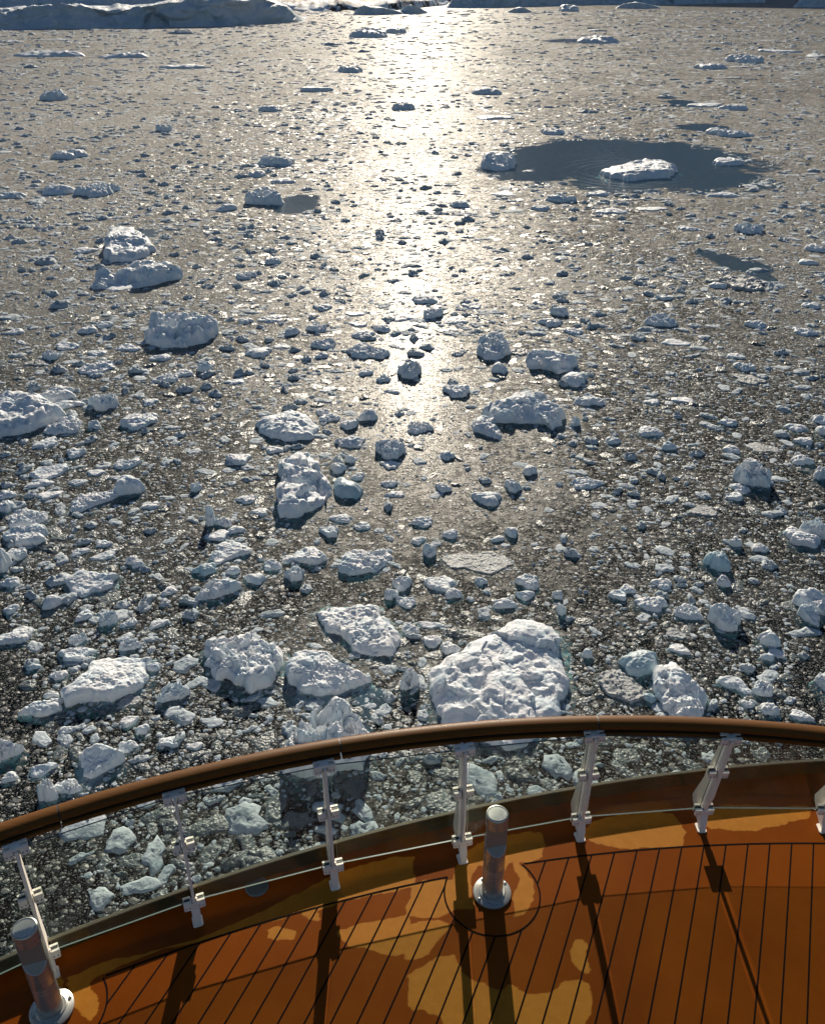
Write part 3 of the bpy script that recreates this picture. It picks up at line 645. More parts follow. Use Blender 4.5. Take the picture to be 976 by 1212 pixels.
for l in (0, 1, 2):
    for k in range(10):
        ix = np.nonzero((lod == l) & (var == k))[0]
        if not len(ix): continue
        v, t = LOD[l][k]; n = len(ix)
        ca, sa = np.cos(az[ix])[:, None], np.sin(az[ix])[:, None]; r = (PS[ix] * 0.5)[:, None]; e = el[ix][:, None]
        a = v[None, :, 0] * r * 1.1; b = v[None, :, 1] * r * e
        X = PX[ix][:, None] + a * ca - b * sa; Y = PY[ix][:, None] + a * sa + b * ca
        Z = v[None, :, 2] * hh[ix][:, None] + zo[ix][:, None]
        if l == 0:
            w = 0.16 * r
            X = X + w * vnoise(X / r * 0 + v[None, :, 0] * 2.3 + ix[:, None] * 3.7, v[None, :, 1] * 2.3 + 0 * X, v[None, :, 2] * 2.0 + 0 * X, 5)
            Z = Z * (1 + 0.45 * vnoise(v[None, :, 0] * 2.6 + ix[:, None] * 1.9, v[None, :, 1] * 2.6 + 0 * X, 0 * X, 6))
        VV.append(np.stack([X, Y, Z], -1).reshape(-1, 3))
        TT.append((t[None] + (np.arange(n) * len(v))[:, None, None] + off).reshape(-1, 3)); off += n * len(v)
        MI.append(np.repeat(grey[ix].astype(int), len(t))); SM.append(np.full(n * len(t), l == 0))
brash = big_mesh('brash_ice', np.vstack(VV), np.vstack(TT), [M_BRASH_W, M_BRASH_G], np.concatenate(MI), np.concatenate(SM))
tag(brash, 'loose brash ice of small broken white and grey pieces covering the sea', 'brash ice', kind='stuff')
print('brash pieces', nP, 'tris', sum(len(t) for t in TT), 'floes', len(FLOES))
# ------------------------------------------------------------------ icebergs and the far shore
M_BERG = ice_mat('berg_ice', (0.66, 0.73, 0.79), (0.50, 0.62, 0.70), 0.6, 0.0, 0.0)
nt = M_BERG.node_tree
for n_ in nt.nodes:
    if n_.type == 'TEX_NOISE': n_.inputs['Scale'].default_value *= 0.06
    if n_.type == 'TEX_VORONOI': n_.inputs['Scale'].default_value *= 0.05
    if n_.type == 'BUMP': n_.inputs['Strength'].default_value = 0.6; n_.inputs['Distance'].default_value = 4.0

def at_plan(px, py, Y):
    d = FW * F + RT * (px - CX) + UPV * (CY - py); return np.array([0, 0, HC]) + d * (Y / d[1])

def interp(lst, x): 
    a = np.array(lst, float); return np.interp(x, a[:, 0], a[:, 1])

def berg(name, label, base, front, back, setback, topdepth, depth, seed, nx=160, rough=2.0, caves=(), mats=None, group='icebergs in the distance', kind=None):
    """base/front/back: (px x, px y) lists for the waterline, the cliff edge and the top behind it"""
    xs = np.linspace(base[0][0], base[-1][0], nx)
    P = np.array([un(x, interp(base, x)) for x in xs]); rows = []
    Zf = np.array([at_plan(x, interp(front, x), p[1] + setback)[2] for x, p in zip(xs, P)])
    Zb = np.array([at_plan(x, interp(back, x), p[1] + setback + topdepth)[2] for x, p in zip(xs, P)])
    edge = np.clip(np.minimum(np.arange(nx), np.arange(nx)[::-1]) / (nx * 0.05), 0, 1) ** 0.6
    Zf = np.maximum(Zf, 0.5) * (0.15 + 0.85 * edge); Zb = np.maximum(Zb, 0.5) * (0.15 + 0.85 * edge)
    dirs = P[:, :2] / np.linalg.norm(P[:, :2], axis=1)[:, None]
    def row(t, z):      # t metres back from the waterline
        q = np.zeros((nx, 3)); q[:, :2] = P[:, :2] + dirs * np.asarray(t).reshape(-1, 1); q[:, 2] = z
        return q
    rows.append(row(-1, np.full(nx, -3.5))); rows.append(row(0, np.full(nx, 0.0)))
    nf = 22
    for i in range(1, nf + 1):
        t = i / nf; z = Zf * t; p = P[:, 0] * 0.05
        n = fbm(p * 1.3, z * 0.12, s=seed, o=5) * rough * 2.2 + (worley(p * 1.6, z * 0.16, seed)[0]) * rough * 1.6
        back_ = setback * t ** 1.4 + n * min(1, t * 4)
        for cx, cw, ch in caves:
            w_ = np.clip(1 - ((xs - cx) / cw) ** 2, 0, 1); arch = Zf * ch * np.sqrt(w_)
            back_ = back_ + 8 * np.clip((arch - z) / 2.0, 0, 1) * (w_ > 0)
        rows.append(row(back_, z))
    nb = 10
    for i in range(1, nb + 1):
        t = i / nb
        rows.append(row(setback + topdepth * t, Zf + (Zb - Zf) * t ** 0.8 + fbm(P[:, 0] * 0.12, np.full(nx, t * 3), s=seed + 4, o=4) * rough * 0.9 * (1 - 0.5 * t)))
    rows.append(row(setback + topdepth + depth * 0.5, Zb * 0.95)); rows.append(row(setback + topdepth + depth, Zb * 0.5)); rows.append(row(setback + topdepth + depth + 2, np.full(nx, -3.5)))
    V = np.vstack(rows); f = []
    for r in range(len(rows) - 1):
        a = r * nx
        f += [(a + i, a + i + 1, a + nx + i + 1, a + nx + i) for i in range(nx - 1)]
    nr = len(rows)
    f.append(tuple(r * nx for r in range(nr))); f.append(tuple(r * nx + nx - 1 for r in range(nr))[::-1])
    f.append(tuple(range(nx))[::-1] + tuple((nr - 1) * nx + i for i in range(nx)))
    m = P[nx // 2]
    o = link(name, V, f, mats or M_BERG, smooth=True, origin=np.array([m[0], m[1], 0.0]))
    if kind: tag(o, kind=kind)
    else: tag(o, label, 'iceberg', group)
    return o

berg('iceberg', 'long tabular iceberg with a dark arched hollow, along the upper left edge',
     [(-70, 36), (0, 35), (90, 34), (180, 33), (270, 31), (320, 28), (350, 26.5), (362, 24)],
     [(-70, 17), (0, 16), (25, 12), (60, 9), (85, 7), (108, 8), (118, 12), (130, 16), (150, 14), (172, 8), (200, 4), (225, 2), (270, -1), (320, 2), (340, 8), (352, 16), (362, 23)],
     [(-70, 12), (30, 9), (60, 6), (110, 6), (140, 6.5), (180, 6), (200, 0), (250, -4), (310, -3), (330, 3), (345, 10), (362, 22)], 8, 30, 60, 5, nx=420, rough=4.0, caves=[(185, 16, 0.75)])
berg('iceberg', 'paler iceberg rising behind the long tabular one at the top left corner',
     [(-90, 9), (40, 8.5), (130, 8), (215, 7)], [(-90, -8), (40, -6), (130, -7), (205, -4), (215, 4)], [(-90, -12), (215, -6)], 20, 60, 120, 9, nx=120, rough=3)
berg('iceberg', 'low jagged iceberg left of the top end of the glitter path',
     [(418, 17.5), (440, 18), (478, 17)], [(418, 16), (424, 9), (432, 6), (440, 10), (452, 9), (466, 12), (478, 16)], [(418, 14), (432, 5), (450, 8), (478, 15)], 3, 12, 20, 13, nx=70, rough=1.2)
berg('iceberg', 'small rounded iceberg at the top of the glitter path',
     [(472, 16.5), (490, 17), (506, 16)], [(472, 14), (480, 8), (488, 6), (498, 10), (506, 15)], [(472, 13), (486, 5.5), (506, 14)], 3, 10, 20, 15, nx=60, rough=1.0)
berg('iceberg', 'very long flat-topped iceberg along the top right with two small hollows',
     [(524, 9.5), (580, 9.5), (700, 6), (800, 5.5), (905, 3)], [(524, 8), (530, 2), (536, -4), (600, -8), (905, -10)], [(524, 6), (540, -6), (905, -14)], 10, 60, 120, 17, nx=260, rough=3, caves=[(791, 6, 0.4), (842, 5, 0.3)])
berg('iceberg', 'small peaked iceberg in front of the very long flat-topped one',
     [(600, 15), (614, 15.5), (629, 15)], [(600, 14), (608, 10), (620, 9), (629, 14)], [(600, 13), (614, 8), (629, 13)], 2, 8, 15, 19, nx=50, rough=0.8)
berg('iceberg', 'low lumpy iceberg below the left hollow of the very long flat-topped one',
     [(728, 10), (755, 10.5), (782, 10)], [(728, 9), (738, 4), (755, 3), (770, 6), (782, 9)], [(728, 8), (750, 2), (782, 8)], 3, 12, 20, 23, nx=60, rough=1.0)
berg('iceberg', 'dark blue iceberg cut off by the top right corner',
     [(938, 8.5), (976, 9), (1060, 9)], [(938, 7), (944, 0), (955, -6), (1060, -8)], [(938, 6), (950, -6), (1060, -12)], 8, 40, 60, 27, nx=90, rough=2)

# shore hill: snow with bare rock
m_sh, nt, nd, lk = mat('snow_and_rock')
b_ = N(nt, 'ShaderNodeBsdfPrincipled', _Roughness=0.8); o_ = N(nt, 'ShaderNodeOutputMaterial'); lk.new(b_.outputs[0], o_.inputs[0])
g_ = N(nt, 'ShaderNodeNewGeometry'); n_ = N(nt, 'ShaderNodeTexNoise', _Scale=0.03, _Detail=8.0, _Roughness=0.7); lk.new(g_.outputs['Position'], n_.inputs['Vector'])
lk.new(mixc(nt, ramp(nt, n_.outputs[0], 0.50, 0.54), (0.75, 0.80, 0.85), (0.07, 0.055, 0.045)), b_.inputs['Base Color'])
berg('snowy_shore_hill', None, [(300, 12), (400, 14), (470, 12), (520, 7), (600, 5)], [(300, 2), (370, 9), (405, 5), (430, 8), (470, 3), (520, 0), (600, -2)],
     [(300, -14), (600, -14)], 15, 220, 300, 31, nx=160, rough=6, mats=m_sh, kind='structure')

# the coast beyond the icebergs: high snowy mountains standing above the frame
xs = np.linspace(-7500, 7500, 260); rows = []
for k, (yy, f_) in enumerate(((4600, 0.0), (4700, 0.10), (5000, 0.32), (5400, 0.62), (5800, 0.88), (6200, 1.0), (7000, 0.5), (7600, 0.0))):
    hgt = 1450 + 450 * fbm(xs / 1500, np.full(260, 1.0), s=3, o=5) * 2
    z = hgt * f_ * (1 + 0.25 * fbm(xs / 400, np.full(260, k * 0.9), s=8, o=4)) - (3.5 if f_ == 0 else 0)
    rows.append(np.c_[xs, yy + 300 * fbm(xs / 900, np.full(260, 2.0), s=4, o=3), z])
V = np.vstack(rows); f = [(r_ * 260 + i, r_ * 260 + i + 1, (r_ + 1) * 260 + i + 1, (r_ + 1) * 260 + i) for r_ in range(7) for i in range(259)]
mt_m, nt, nd, lk = mat('mountain_snow_and_rock')
b_ = N(nt, 'ShaderNodeBsdfPrincipled', _Roughness=0.9); o_ = N(nt, 'ShaderNodeOutputMaterial'); lk.new(b_.outputs[0], o_.inputs[0])
g_ = N(nt, 'ShaderNodeNewGeometry'); n_ = N(nt, 'ShaderNodeTexNoise', _Scale=0.004, _Detail=9.0, _Roughness=0.7); lk.new(g_.outputs['Position'], n_.inputs['Vector'])
lk.new(mixc(nt, ramp(nt, n_.outputs[0], 0.56, 0.64), (0.85, 0.90, 0.96), (0.12, 0.12, 0.13)), b_.inputs['Base Color'])
mtn = link('mountains', V, f, mt_m, smooth=True); tag(mtn, kind='structure')

# ------------------------------------------------------------------ ship: deck
def fit_circle(p):
    A = np.c_[2 * p[:, 0], 2 * p[:, 1], np.ones(len(p))]; b = (p[:, :2]**2).sum(1)
    s = np.linalg.lstsq(A, b, rcond=None)[0]; return s[0], s[1], math.sqrt(s[2] + s[0]**2 + s[1]**2)
def fit_px(px, z): return fit_circle(np.array([un(x, y, DK + z) for x, y in px]))
edge_px = [(0,1135),(200,1062),(300,1027),(400,997),(488,975),(600,950),(700,930),(800,912),(900,905),(976,902)]
COAM = 0.14
ex, ey, er = fit_px(edge_px, COAM)
def edge_y(x): return ey + np.sqrt(er**2 - (np.asarray(x) - ex)**2)
margin_px = [(118,1157),(300,1095),(420,1060),(530,1043),(620,1025),(732,1007),(800,1000),(860,998),(976,1000)]
mx_, my_, mr_ = fit_px(margin_px, 0.0)
def margin_y(x): return my_ + np.sqrt(np.maximum(0, mr_**2 - (np.asarray(x) - mx_)**2))

m_deck, nt, nd, lk = mat('rust_orange_deck')
b_ = N(nt, 'ShaderNodeBsdfPrincipled'); o_ = N(nt, 'ShaderNodeOutputMaterial'); lk.new(b_.outputs[0], o_.inputs[0])
at = N(nt, 'ShaderNodeAttribute', attribute_name='dry'); g_ = N(nt, 'ShaderNodeNewGeometry')
na = N(nt, 'ShaderNodeTexNoise', _Scale=14.0, _Detail=6.0, _Roughness=0.7); lk.new(g_.outputs['Position'], na.inputs['Vector'])
nb_ = N(nt, 'ShaderNodeTexNoise', _Scale=1.6, _Detail=5.0, _Roughness=0.6); lk.new(g_.outputs['Position'], nb_.inputs['Vector'])
nc_ = N(nt, 'ShaderNodeTexNoise', _Scale=160.0, _Detail=3.0, _Roughness=0.7); lk.new(g_.outputs['Position'], nc_.inputs['Vector'])
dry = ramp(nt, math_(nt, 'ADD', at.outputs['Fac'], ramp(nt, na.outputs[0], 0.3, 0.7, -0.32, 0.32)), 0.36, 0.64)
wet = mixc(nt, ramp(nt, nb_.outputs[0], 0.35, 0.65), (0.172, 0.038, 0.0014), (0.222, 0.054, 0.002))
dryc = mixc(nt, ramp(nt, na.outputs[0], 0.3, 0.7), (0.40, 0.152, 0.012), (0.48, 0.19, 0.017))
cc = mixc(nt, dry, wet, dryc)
sp_ = mixc(nt, ramp(nt, nc_.outputs[0], 0.35, 0.72, 0.0, 0.35), cc, (0.07, 0.025, 0.004))
lk.new(sp_, b_.inputs['Base Color'])
lk.new(ramp(nt, dry, 0, 1, 0.30, 0.55), b_.inputs['Roughness']); b_.inputs['Specular IOR Level'].default_value = 0.07
bp = N(nt, 'ShaderNodeBump', _Strength=0.25, _Distance=0.004); lk.new(nc_.outputs[0], bp.inputs['Height']); lk.new(bp.outputs[0], b_.inputs['Normal'])

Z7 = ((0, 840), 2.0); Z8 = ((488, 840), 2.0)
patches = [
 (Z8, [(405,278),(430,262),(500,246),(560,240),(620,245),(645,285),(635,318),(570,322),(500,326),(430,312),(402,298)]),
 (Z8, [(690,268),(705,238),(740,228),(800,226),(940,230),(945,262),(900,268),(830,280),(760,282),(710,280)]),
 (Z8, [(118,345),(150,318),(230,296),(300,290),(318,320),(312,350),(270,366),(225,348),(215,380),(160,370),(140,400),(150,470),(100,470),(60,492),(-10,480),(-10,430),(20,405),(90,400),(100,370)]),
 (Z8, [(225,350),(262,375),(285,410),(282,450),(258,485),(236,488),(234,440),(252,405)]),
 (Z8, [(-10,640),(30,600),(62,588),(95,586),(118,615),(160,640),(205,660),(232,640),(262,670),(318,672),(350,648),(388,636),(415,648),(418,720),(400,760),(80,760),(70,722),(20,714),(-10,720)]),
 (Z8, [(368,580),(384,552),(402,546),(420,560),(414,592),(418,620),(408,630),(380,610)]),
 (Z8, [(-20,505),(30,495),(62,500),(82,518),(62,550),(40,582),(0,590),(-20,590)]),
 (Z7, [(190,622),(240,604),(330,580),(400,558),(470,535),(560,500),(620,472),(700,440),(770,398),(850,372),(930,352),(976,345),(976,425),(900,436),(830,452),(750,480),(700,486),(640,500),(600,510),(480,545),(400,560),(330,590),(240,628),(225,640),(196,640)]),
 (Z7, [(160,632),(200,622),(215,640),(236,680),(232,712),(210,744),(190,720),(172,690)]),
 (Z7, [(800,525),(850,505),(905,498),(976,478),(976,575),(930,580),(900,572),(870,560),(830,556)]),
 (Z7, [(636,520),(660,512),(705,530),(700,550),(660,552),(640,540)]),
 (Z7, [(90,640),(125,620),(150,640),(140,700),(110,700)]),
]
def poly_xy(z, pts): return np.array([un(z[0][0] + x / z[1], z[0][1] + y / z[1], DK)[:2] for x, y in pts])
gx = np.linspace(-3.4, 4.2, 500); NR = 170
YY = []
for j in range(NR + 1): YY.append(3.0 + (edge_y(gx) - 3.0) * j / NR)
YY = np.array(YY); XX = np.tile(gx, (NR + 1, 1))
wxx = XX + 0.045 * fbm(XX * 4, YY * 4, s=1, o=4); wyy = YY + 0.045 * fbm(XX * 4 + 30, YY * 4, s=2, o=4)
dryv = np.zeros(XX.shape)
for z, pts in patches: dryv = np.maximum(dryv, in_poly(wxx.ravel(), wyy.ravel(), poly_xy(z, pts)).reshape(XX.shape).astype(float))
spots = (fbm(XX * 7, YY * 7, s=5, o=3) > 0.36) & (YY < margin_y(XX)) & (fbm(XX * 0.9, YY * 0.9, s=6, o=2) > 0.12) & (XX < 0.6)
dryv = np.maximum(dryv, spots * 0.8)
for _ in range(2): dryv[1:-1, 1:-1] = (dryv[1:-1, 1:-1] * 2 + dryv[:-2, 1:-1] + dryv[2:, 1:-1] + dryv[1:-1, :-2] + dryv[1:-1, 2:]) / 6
V = np.c_[XX.ravel(), YY.ravel(), np.full(XX.size, DK)]; W_ = len(gx)
fc = [(j * W_ + i, j * W_ + i + 1, (j + 1) * W_ + i + 1, (j + 1) * W_ + i) for j in range(NR) for i in range(W_ - 1)]
def patch_rows(xs):
    global V, fc
    n0 = len(V); q = np.vstack([np.c_[xs, np.full(len(xs), -4.0)], np.c_[xs, edge_y(xs)]])
    V = np.vstack([V, np.c_[q, np.full(len(q), DK)]]); m = len(xs)
    fc += [(n0 + i, n0 + i + 1, n0 + m + i + 1, n0 + m + i) for i in range(m - 1)]
patch_rows(np.linspace(-6.5, -3.4, 12)); patch_rows(np.linspace(4.2, 8.5, 14))
n0 = len(V); V = np.vstack([V, [[-3.4, -4, DK], [4.2, -4, DK], [4.2, 3.0, DK], [-3.4, 3.0, DK]]]); fc.append((n0, n0 + 1, n0 + 2, n0 + 3))
deck = link('ship_deck', V, fc, m_deck, smooth=False); tag(deck, kind='structure')
attr = deck.data.attributes.new('dry', 'FLOAT', 'POINT'); attr.data.foreach_set('value', np.r_[dryv.ravel(), np.zeros(len(V) - XX.size)].astype(np.float32))

M_CAULK = principled('black_caulk', (0.008, 0.005, 0.004), 0.9, 0, 0.05)
bol1 = un(582, 1057, DK); bol2 = un(62, 1195, DK)
CR = [(bol1[0], bol1[1], 0.335), (bol2[0], bol2[1], 0.33)]
cb = MB()
def strip(a, b, w=0.011, z=0.0010):
    a, b = np.array(a), np.array(b); d = b - a; L = np.hypot(*d)
    if L < 1e-4: return
    n = np.array([-d[1], d[0]]) / L * w / 2
    cb.add([(*(a - n), DK + z), (*(b - n), DK + z), (*(b + n), DK + z), (*(a + n), DK + z)], [(0, 1, 2, 3)])
def inside(p): return any(hypot(p[0] - c[0], p[1] - c[1]) < c[2] for c in CR)
sl = np.array([-sin(radians(22.5)), -cos(radians(22.5))])
x0_ = 0.96 + 0.163 * -60
for k in range(-40, 50):
    bx = 0.96 + k * 0.1625                    # x where the seam crosses y = 3.22
    p = np.array([bx, 3.22]) - sl * 3.0; st_ = 0.01; prev = None; q = p.copy(); run = None
    for i in range(900):
        q = p + sl * st_ * i
        ok_ = q[1] < margin_y(q[0]) and not inside(q) and -6 < q[0] < 8 and q[1] > -3.5
        if ok_ and run is None: run = q.copy()
        if (not ok_) and run is not None: strip(run, q); run = None
    if run is not None: strip(run, q)
prev = None
for x in np.linspace(-6, 8, 700):
    q = np.array([x, float(margin_y(x))])
    if prev is not None and not inside(q) and not inside(prev): strip(prev, q, 0.013, 0.0016)
    prev = q
for cx, cy, r in CR:
    prev = None
    for t in np.linspace(0, 2 * pi, 120):
        q = np.array([cx + r * cos(t), cy + r * sin(t)])
        if prev is not None and q[1] < margin_y(q[0]) and prev[1] < margin_y(prev[0]): strip(prev, q, 0.011, 0.0022)
        prev = q
caulk = cb.build('deck_seams', M_CAULK, parent=None); caulk.parent = deck

def sweep(name, cx, cy, r, a0, a1, prof, mats, n=60, parent=None, midx=None, smooth=True, offs=None):
    """prof: closed list (radial offset, z)"""
    v = []; m = len(prof)
    for i in range(n + 1):
        a = a0 + (a1 - a0) * i / n
        for q, z in prof: v.append((cx + (r + q) * sin(a), cy + (r + q) * cos(a), z))
    f = [(i * m + j, i * m + (j + 1) % m, (i + 1) * m + (j + 1) % m, (i + 1) * m + j) for i in range(n) for j in range(m)]
    mi = ([midx[j] if midx else 0 for i in range(n) for j in range(m)]) + [0, 0]
    f += [tuple(range(m))[::-1], tuple(n * m + j for j in range(m))]
    o = link(name, v, f, mats, parent, smooth=smooth, midx=mi); return o

M_COAM = principled('brown_coaming_paint', (0.060, 0.042, 0.012), 0.8, 0, 0.08, bump=(30, 0.2, 0.004))
M_LIT_RIM = principled('coaming_lit_rim_paint', (0.18, 0.16, 0.11), 0.35, metal=0.3)  # paler colour paints the light caught by the coaming's top edge
a0, a1 = math.asin((-6.4 - ex) / er), math.asin((8.4 - ex) / er)
coam = sweep('deck_coaming', ex, ey, er, a0, a1, [(0, DK - 0.02), (0, DK + COAM - 0.012), (0.03, DK + COAM - 0.012), (0.03, DK - 0.02)], M_COAM, n=120, smooth=False); coam.parent = deck
lit_rim = sweep('coaming_lit_rim', ex, ey, er, a0, a1, [(-0.002, DK + COAM - 0.010), (-0.001, DK + COAM), (0.020, DK + COAM + 0.001), (0.031, DK + COAM - 0.010)], M_LIT_RIM, n=120, smooth=False); lit_rim.parent = deck
M_HULL = principled('white_hull_paint', (0.7, 0.71, 0.72), 0.3, bump=(2, 0.1, 0.01))
hv = []; hn = 60
for z, q in ((DK - 0.02, 0.028), (DK - 2, 0.0), (10, -0.6), (5, -1.2), (-3, -1.8)):
    for i in range(hn + 1):
        a = a0 + (a1 - a0) * i / hn; hv.append((ex + (er + q) * sin(a), ey + (er + q) * cos(a), z))
hf = [(j * (hn + 1) + i, j * (hn + 1) + i + 1, (j + 1) * (hn + 1) + i + 1, (j + 1) * (hn + 1) + i) for j in range(4) for i in range(hn)]
n0 = len(hv); hv += [(-6.4, -4, DK - 0.02), (8.4, -4, DK - 0.02), (-6.4, -4, -3), (8.4, -4, -3)]
hf += [(0, n0, n0 + 2, 4 * (hn + 1)), (hn, n0 + 1, n0 + 3, 4 * (hn + 1) + hn), (n0, n0 + 1, n0 + 3, n0 + 2)]
hull = link('ship_hull', hv, hf, M_HULL, smooth=False); tag(hull, kind='structure')

# ------------------------------------------------------------------ railing
M_WHITE = principled('white_post_paint', (0.92, 0.86, 0.77), 0.38, bump=(60, 0.15, 0.003))
M_WOODRAIL = None
m_r, nt, nd, lk = mat('varnished_brown_rail')
b_ = N(nt, 'ShaderNodeBsdfPrincipled', _Roughness=0.30); o_ = N(nt, 'ShaderNodeOutputMaterial'); lk.new(b_.outputs[0], o_.inputs[0])
g_ = N(nt, 'ShaderNodeNewGeometry'); mp = N(nt, 'ShaderNodeMapping'); mp.inputs['Scale'].default_value = (2, 25, 25); lk.new(g_.outputs['Position'], mp.inputs[0])
n_ = N(nt, 'ShaderNodeTexNoise', _Scale=3.0, _Detail=6.0, _Roughness=0.65); lk.new(mp.outputs[0], n_.inputs['Vector'])
lk.new(mixc(nt, ramp(nt, n_.outputs[0], 0.3, 0.7), (0.115, 0.045, 0.009), (0.165, 0.068, 0.014)), b_.inputs['Base Color'])
b_.inputs['Specular IOR Level'].default_value = 0.10; b_.inputs['Coat Roughness'].default_value = 0.2
n2 = N(nt, 'ShaderNodeTexNoise', _Scale=90.0, _Detail=3.0); lk.new(g_.outputs['Position'], n2.inputs['Vector'])
lk.new(ramp(nt, n2.outputs[0], 0.3, 0.7, 0.38, 0.55), b_.inputs['Roughness'])
M_RAIL = m_r
M_DARK = principled('black_gap_fill', (0.01, 0.01, 0.01), 0.5)  # black for joints, slots and holes; also paints shade in the rail groove
M_SCREW = principled('clamp_screw', (0.25, 0.22, 0.2), 0.4, metal=0.6)

m_g, nt, nd, lk = mat('railing_glass')
o_ = N(nt, 'ShaderNodeOutputMaterial'); t_ = N(nt, 'ShaderNodeBsdfTransparent'); t_.inputs[0].default_value = (0.875, 0.92, 0.90, 1)
gl_ = N(nt, 'ShaderNodeBsdfGlossy', _Roughness=0.02); fr_ = two_sided_fresnel(nt, 1.42); mx = N(nt, 'ShaderNodeMixShader')
lk.new(fr_.outputs[0], mx.inputs[0]); lk.new(t_.outputs[0], mx.inputs[1]); lk.new(gl_.outputs[0], mx.inputs[2])
df = N(nt, 'ShaderNodeBsdfDiffuse'); df.inputs[0].default_value = (0.6, 0.65, 0.6, 1); mx2 = N(nt, 'ShaderNodeMixShader')
gg = N(nt, 'ShaderNodeNewGeometry'); nn = N(nt, 'ShaderNodeTexNoise', _Scale=3.0, _Detail=6.0, _Roughness=0.75); lk.new(gg.outputs['Position'], nn.inputs['Vector'])
lk.new(ramp(nt, nn.outputs[0], 0.4, 0.75, 0.005, 0.05), mx2.inputs[0]); lk.new(mx.outputs[0], mx2.inputs[1]); lk.new(df.outputs[0], mx2.inputs[2]); lk.new(mx2.outputs[0], o_.inputs[0])
M_GLASS = m_g
M_GEDGE = principled('glass_edge', (0.16, 0.20, 0.185), 0.3)

rail_px = [(0,985),(70,962),(180,930),(402,880),(488,869),(600,861),(707,855.5),(800,858),(976,867)]
RZ = 1.11
rx, ry, rr_ = fit_px(rail_px, RZ)
feet = [un(x, y, DK)[:2] for x, y in [(65,1157),(235,1095),(397,1052),(548,1021),(687,995),(830,984),(974,985)]]
feet = [np.array([-3.09, 3.03])] + feet + [np.array([4.01, 4.58])]
off = [0.16, 0.167, 0.188, 0.157, 0.082, 0.014, -0.098, -0.17, -0.24]
def tang(i):
    a = feet[max(0, i - 1)]; b = feet[min(len(feet) - 1, i + 1)]; d = b - a; return d / np.hypot(*d)

railing = empty('ship_railing', (feet[4][0], feet[4][1], DK))
tag(railing, 'curved ship railing with brown handrail, glass panes and white posts', 'railing')

# handrail segments, butted at the joints seen in the photo
def rang(px, py):
    p = un(px, py, DK + RZ); return atan2(p[0] - rx, p[1] - ry)
j = [rang(70, 962), rang(402, 880), rang(707, 855.5)]
cuts = [math.asin((-3.9 - rx) / rr_), j[0], j[1], j[2], j[2] + (j[2] - j[1]), ]
zc = DK + 1.10
s_ = 0.92
prof = [(-0.052, 0.022), (-0.060, 0.030), (-0.0625, 0.042), (-0.0615, 0.056), (-0.055, 0.068), (-0.042, 0.077), (-0.022, 0.083), (0.0, 0.0845), (0.022, 0.083), (0.042, 0.077), (0.055, 0.068), (0.0615, 0.056), (0.0625, 0.042), (0.060, 0.030), (0.052, 0.022)]
prof = [(q * s_, zc + (z - 0.035) * s_) for q, z in prof]
low = [(-0.056, -0.040), (-0.060, -0.030), (-0.059, -0.014), (-0.052, -0.008), (0.052, -0.008), (0.059, -0.014), (0.060, -0.030), (0.056, -0.040)]
low = [(q * s_, zc + (z - 0.035) * s_) for q, z in low]
neck = [(-0.034, -0.012), (-0.034, 0.026), (0.034, 0.026), (0.034, -0.012)]
neck = [(q * s_, zc + (z - 0.035) * s_) for q, z in neck]
gap = 0.0006
for i in range(len(cuts) - 1):
    A, B = cuts[i] + gap, cuts[i + 1] - gap
    o = sweep('handrail', rx, ry, rr_, A, B, prof, M_RAIL, n=36); autosmooth(o, 40)
    o.parent = railing; o.location = -np.array(railing.location)
    l = sweep('lower_channel', rx, ry, rr_, A, B, low, M_RAIL, n=36); autosmooth(l, 40); l.parent = o
    k = sweep('groove_shade', rx, ry, rr_, A, B, neck, M_DARK, n=36, smooth=False); k.parent = o  # black strip paints the shade in the groove under the rail top
for c in cuts[1:-1]:
    sl_ = [(q * 0.97, zc + (z - zc) * 0.97 - 0.001) for q, z in prof]
    o = sweep('joint_seam', rx, ry, rr_, c - gap * 1.2, c + gap * 1.2, sl_, M_DARK, n=1, smooth=False); o.parent = railing; o.location = -np.array(railing.location)

